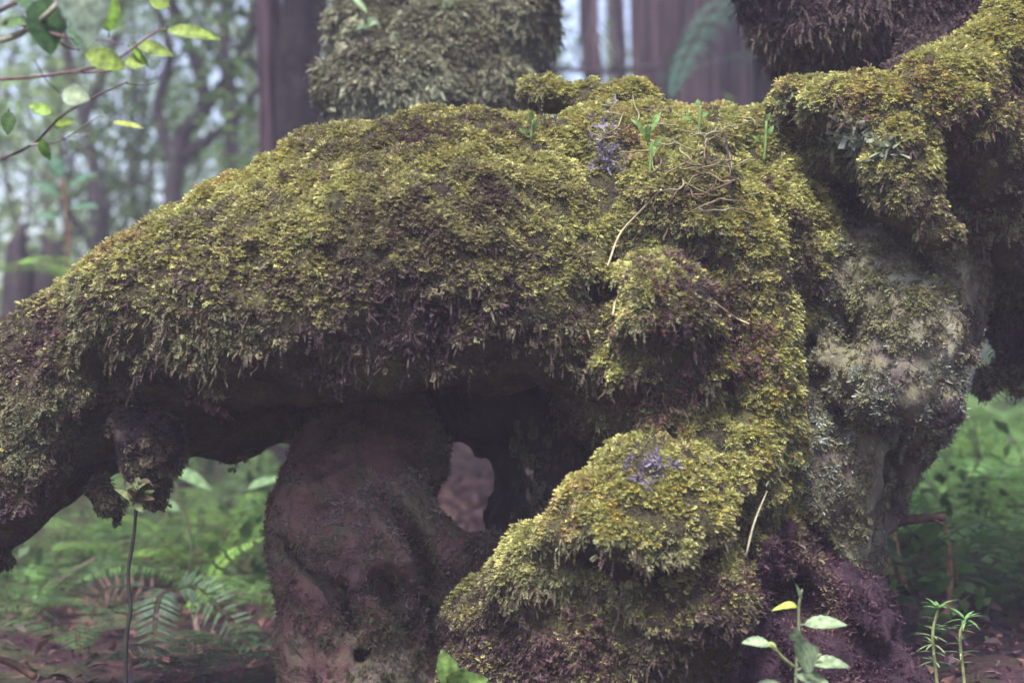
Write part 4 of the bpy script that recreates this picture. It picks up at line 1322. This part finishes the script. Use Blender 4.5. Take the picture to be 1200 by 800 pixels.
# --- ferns and undergrowth right of the trunk
for k, (px, Y, nn, L, w, c, lab) in enumerate((
        (1150, 1.7, 9, .75, .26, LGREEN * .75, 'big arching bright green fern beside the trunk overhang'),
        (1230, 1.2, 8, .65, .22, GREEN * 1.1, 'green fern at the right edge, nearest of the right hand ferns'),
        (1085, 2.6, 8, .7, .24, GREEN, 'green fern half hidden behind the trunk overhang'),
        (1190, 3.2, 8, .9, .3, LGREEN * .8, 'light green fern behind the big arching one'),
        (1130, 4.6, 8, 1.0, .34, GREEN * 1.2, 'hazy fern farther back in the green thicket'),
        (1010, 2.0, 6, .45, .18, LGREEN * .8, 'small bright fern under the trunk beside the dark gap'),
        (1110, 1.0, 7, .42, .15, GREEN * .9, 'mid green fern behind the thin needle plants'),
        (1240, 2.3, 9, .85, .28, GREEN * 1.1, 'large fern at the right edge behind the big arching one'),
        (1060, 3.8, 8, .9, .3, GREEN * 1.1, 'hazy fern in the gap under the trunk overhang'),
        (1180, .55, 5, .34, .13, BGREEN, 'small dark fern low at the right edge'))):
    fern('fern', gpt(px, Y), nn, L, w, lab, c, 'ferns right of the trunk', az0=rng.uniform(0, 6), elev=58)
for px, px2, Y, lab in ((1062, 1038, .8, 'dead brown fern stalk leaning by the trunk foot, left one'), (1072, 1050, .7, 'dead brown fern stalk leaning by the trunk foot, right one'), (1098, 1124, .9, 'dead brown stalk tilting right towards the ferns'), (1106, 1112, .5, 'thin upright dead stalk behind the needle plants')):
    mb = MB()
    mb.tube(spline([gpt(px, Y), P((px + px2) / 2 + 4, 705, Y), P(px2, 640, Y), P(px2 - 3, 615, Y)], 12), np.linspace(.008, .003, 12) * rng.uniform(.8, 1.2, 12), 6, (.34, .18, .10))
    tag(mb.build('dead_stalk', M['twig']), lab, 'stalk', 'dead fern stalks')

# small leaved ground cover
n = 340
px_ = rng.uniform(1000, 1500, n)
Yc = rng.uniform(.3, 6, n)
px2 = rng.uniform(-200, 480, n)
Y2 = rng.uniform(1.0, 8, n)
sel = (rng.random(n) < .9) & ((px2 < 440) | (rng.random(n) < .12))
c1 = np.array([gpt(a, b) + [0, 0, rng.uniform(.02, .2)] for a, b in zip(px_, Yc)])
c2 = np.array([gpt(a, b) + [0, 0, rng.uniform(.02, .12 + .05 * b)] for a, b in zip(px2[sel], Y2[sel])])
v, q, c = leaf_cloud(np.concatenate([c1, c2]), rng.uniform(.06, .16, len(c1) + len(c2)), 26, .034, [(.05, .10, .03), (.075, .15, .04), (.04, .075, .028), (.11, .185, .055)])
tag(make_obj('undergrowth', v, q, None, M['far_leaf'], None, c), 'small leaved green ground cover around the ferns and under the arch', 'undergrowth', None, 'stuff')

# leaf litter, moss and bits on the floor
n = 60000
ang = rng.uniform(0, 2 * np.pi, n)
rad_ = .3 + 9 * rng.random(n) ** .9
x, y = np.cos(ang) * rad_, np.sin(ang) * rad_
z = gh(x, y) + rng.uniform(.002, .03, n)
p = np.stack([x, y, z], 1)
f = rng.normal(size=(n, 3)) * np.array([1, 1, .3])
up = norm(rng.normal(size=(n, 3)) * .45 + np.array([0, 0, 1.0]))
tl = []
for k in range(5):
    w_ = [.5, .35, .6, .12, .08][k]
    tl.append((np.array([[0, 0, 0], [.5, -w_ * .5, .08], [1, 0, -.12], [.5, w_ * .5, .1]]), np.array([[0, 1, 2, 3]]), np.ones((4, 3))))
k_ = 9000
Yr = 1.2 + 6 * rng.random(k_)
xr = (rng.uniform(430, 700, k_) - 600) * PX * (Yr - CAM_Y)
p[:k_] = np.stack([xr, Yr, gh(xr, Yr) + rng.uniform(.002, .05, k_)], 1)
x, y = p[:, 0], p[:, 1]
lc = np.array([(.10, .045, .045), (.14, .065, .055), (.075, .035, .045), (.17, .10, .07), (.06, .03, .035), (.12, .075, .085)])[rng.integers(0, 6, n)]
v, q, c = scatter(tl, p, f, up, np.minimum(.024 * rng.lognormal(0, .4, n), .045) * (1 + .10 * np.clip(y + .5, 0, 8)), .48 * (np.arange(n) < k_)[:, None] * .25 * lc * rng.lognormal(0, .35, (n, 1)) + lc * rng.lognormal(0, .25, (n, 1)), .2)
v[:, 2] -= .002
tag(make_obj('leaf_litter', v, q, None, M['litter'], None, c), 'reddish brown leaf litter and bits on the forest floor', 'leaf litter', None, 'stuff')
for k, (a, b, c_, lab) in enumerate((((-10, 770, .1), (40, 792, .0), (.16, .085, .06), 'reddish stick lying in the litter at the lower left corner'), ((270, 695, 1.0), (340, 715, .95), (.09, .05, .048), 'red brown stick on the litter beside the bare root'),
                                     ((228, 720, .5), (236, 780, .45), (.14, .10, .08), 'short pale stick upright between the two fern fronds'), ((60, 690, .9), (112, 655, .9), (.075, .048, .046), 'slanting dead stick in the litter left of the sapling'))):
    mb = MB()
    p0, p1 = P(*a), P(*b)
    for pp_ in (p0, p1):
        pp_[2] = max(pp_[2], float(gh(np.array([pp_[0]]), np.array([pp_[1]]))[0]) + .008)
    mb.tube(spline([p0, (p0 + p1) / 2 + [0, 0, .006], p1], 8), .006, 6, c_, wob=.1)
    tag(mb.build('stick', M['twig']), lab, 'stick', 'dead sticks on the litter')

# --- the forest all round, too dense to count
n = 3000
az = rng.uniform(-np.pi, np.pi, n)
az[2300:] = np.sign(az[2300:]) * (.38 + np.abs(az[2300:]) * .87)
dist = 8 + 22 * rng.random(n) ** .8
x, y = np.sin(az) * dist, np.cos(az) * dist + CAM_Y
hh = np.where(np.abs(az) < .5, 6.5, 11)  # taller out of view, where the ring is added to block low light
z = gh(x, y) + .1 + np.where(np.arange(n) < 2300, hh * rng.random(n) ** 1.15, 3 * rng.random(n))
ang_gap = (np.abs(x / (y - CAM_Y) - .05) < .034) & (np.abs(az) < .6) & (z > 1.4) & (dist < 17)
thin = (np.abs(az) < .37) & (z > 1.2) & (rng.random(n) < np.where(x < 0, .60, .74))
keep = ~ang_gap & ~thin
ctrs = np.stack([x, y, z], 1)[keep]
v, q, c = leaf_cloud(ctrs, rng.uniform(.5, 1.3, len(ctrs)), 95, .13, [(.15, .27, .08), (.19, .33, .10), (.12, .21, .07), (.23, .34, .13)])
tag(make_obj('distant_forest', v, q, None, M['far_leaf'], None, c), 'hazy green forest filling the distance all around, its unseen ring added to block low light', 'forest', None, 'stuff')

# far trunks seen through the haze
FAR = [(-40, 9, .07), (52, 10, .03), (232, 11, .03), (290, 12, .07), (655, 13, .06), (727, 11, .05), (770, 12, .14), (1180, 9, .10)]
FL = ['hazy far trunk at the left edge above the twigs', 'hazy far trunk behind the leaning grey tree', 'hazy far trunk seen right of the forked little tree', 'hazy far trunk just left of the reddish trunk of the pair', 'thin far stem inside the bright gap', 'far trunk at the right side of the bright gap', 'far trunk behind the upright reddish stand', 'far trunk behind the mossy bough at the right']
for (px, Y, r), lab in zip(FAR, FL):
    tree_thing(lab, [[(gpt(px, Y), r * 1.3), (up_to(px + rng.uniform(-8, 8), Y, 2), r), (up_to(px + rng.uniform(-15, 15), Y, 5), r * .8), (up_to(px, Y, 9), r * .4)]], 'far_bark', TRUNKC['grey'], FG, 4, group='far trunks in the haze', leaf=.1, rad=1.0, per=120)

# ------------------------------------------------------------------ air, sky, sun
HAZE = 0.0135
hz = MB()
x0, x1, y0, y1, z0, z1 = -45, 45, -45, 48, -3.5, 16
hz.add([[x, y, z] for x in (x0, x1) for y in (y0, y1) for z in (z0, z1)], [[0, 1, 3, 2], [4, 6, 7, 5], [0, 4, 5, 1], [2, 3, 7, 6], [0, 2, 6, 4], [1, 5, 7, 3]])
m, nt, out = nmat('haze')
pv = nt.nodes.new('ShaderNodeVolumePrincipled')
pv.inputs['Color'].default_value = (.82, .74, .96, 1)  # violet tint put in to turn the lifted shadows purple
pv.inputs['Density'].default_value = HAZE
pv.inputs['Anisotropy'].default_value = 0.2
nt.links.new(pv.outputs[0], out.inputs['Volume'])
tag(hz.build('haze', m, None, False), 'thin pale mist between the trees, tinted violet to lift the shadows', 'haze', None, 'stuff')

w = bpy.data.worlds.new('World')
sc.world = w
w.use_nodes = True
nt = w.node_tree
bg = nt.nodes['Background']
sky = nt.nodes.new('ShaderNodeTexSky')
sky.sky_type = 'NISHITA'
sky.sun_disc = False
SUN_EL, SUN_AZ = R(64), R(198)          # azimuth clockwise from +Y
sky.sun_elevation = SUN_EL
sky.sun_rotation = SUN_AZ
sky.air_density = 1.0
sky.dust_density = 2.0
sky.ozone_density = 1.0
nt.links.new(sky.outputs[0], bg.inputs['Color'])
bg.inputs['Strength'].default_value = 0.058
sun_d = bpy.data.lights.new('sun', 'SUN')
sun_d.energy = 1.5
sun_d.angle = R(18)
sun_d.color = (1.0, .97, .92)
sun = bpy.data.objects.new('sun', sun_d)
COL.objects.link(sun)
to_sun = Vector((math.sin(SUN_AZ) * math.cos(SUN_EL), math.cos(SUN_AZ) * math.cos(SUN_EL), math.sin(SUN_EL)))
sun.rotation_euler = to_sun.to_track_quat('Z', 'Y').to_euler()
sun.location = (0, 0, 20)

vs = sc.view_settings
vs.view_transform = 'Standard'
vs.look = 'None'
vs.exposure = 2.9
vs.gamma = 1
sc.render.engine = 'CYCLES'
cy_ = sc.cycles
cy_.use_denoising = True
sc.cycles.pixel_filter_type = 'BLACKMAN_HARRIS'
sc.cycles.filter_width = 1.6
cy_.max_bounces = 6
cy_.diffuse_bounces = 3
cy_.glossy_bounces = 2
cy_.transmission_bounces = 3
cy_.volume_bounces = 1
cy_.use_adaptive_sampling = True
cy_.sample_clamp_indirect = .9
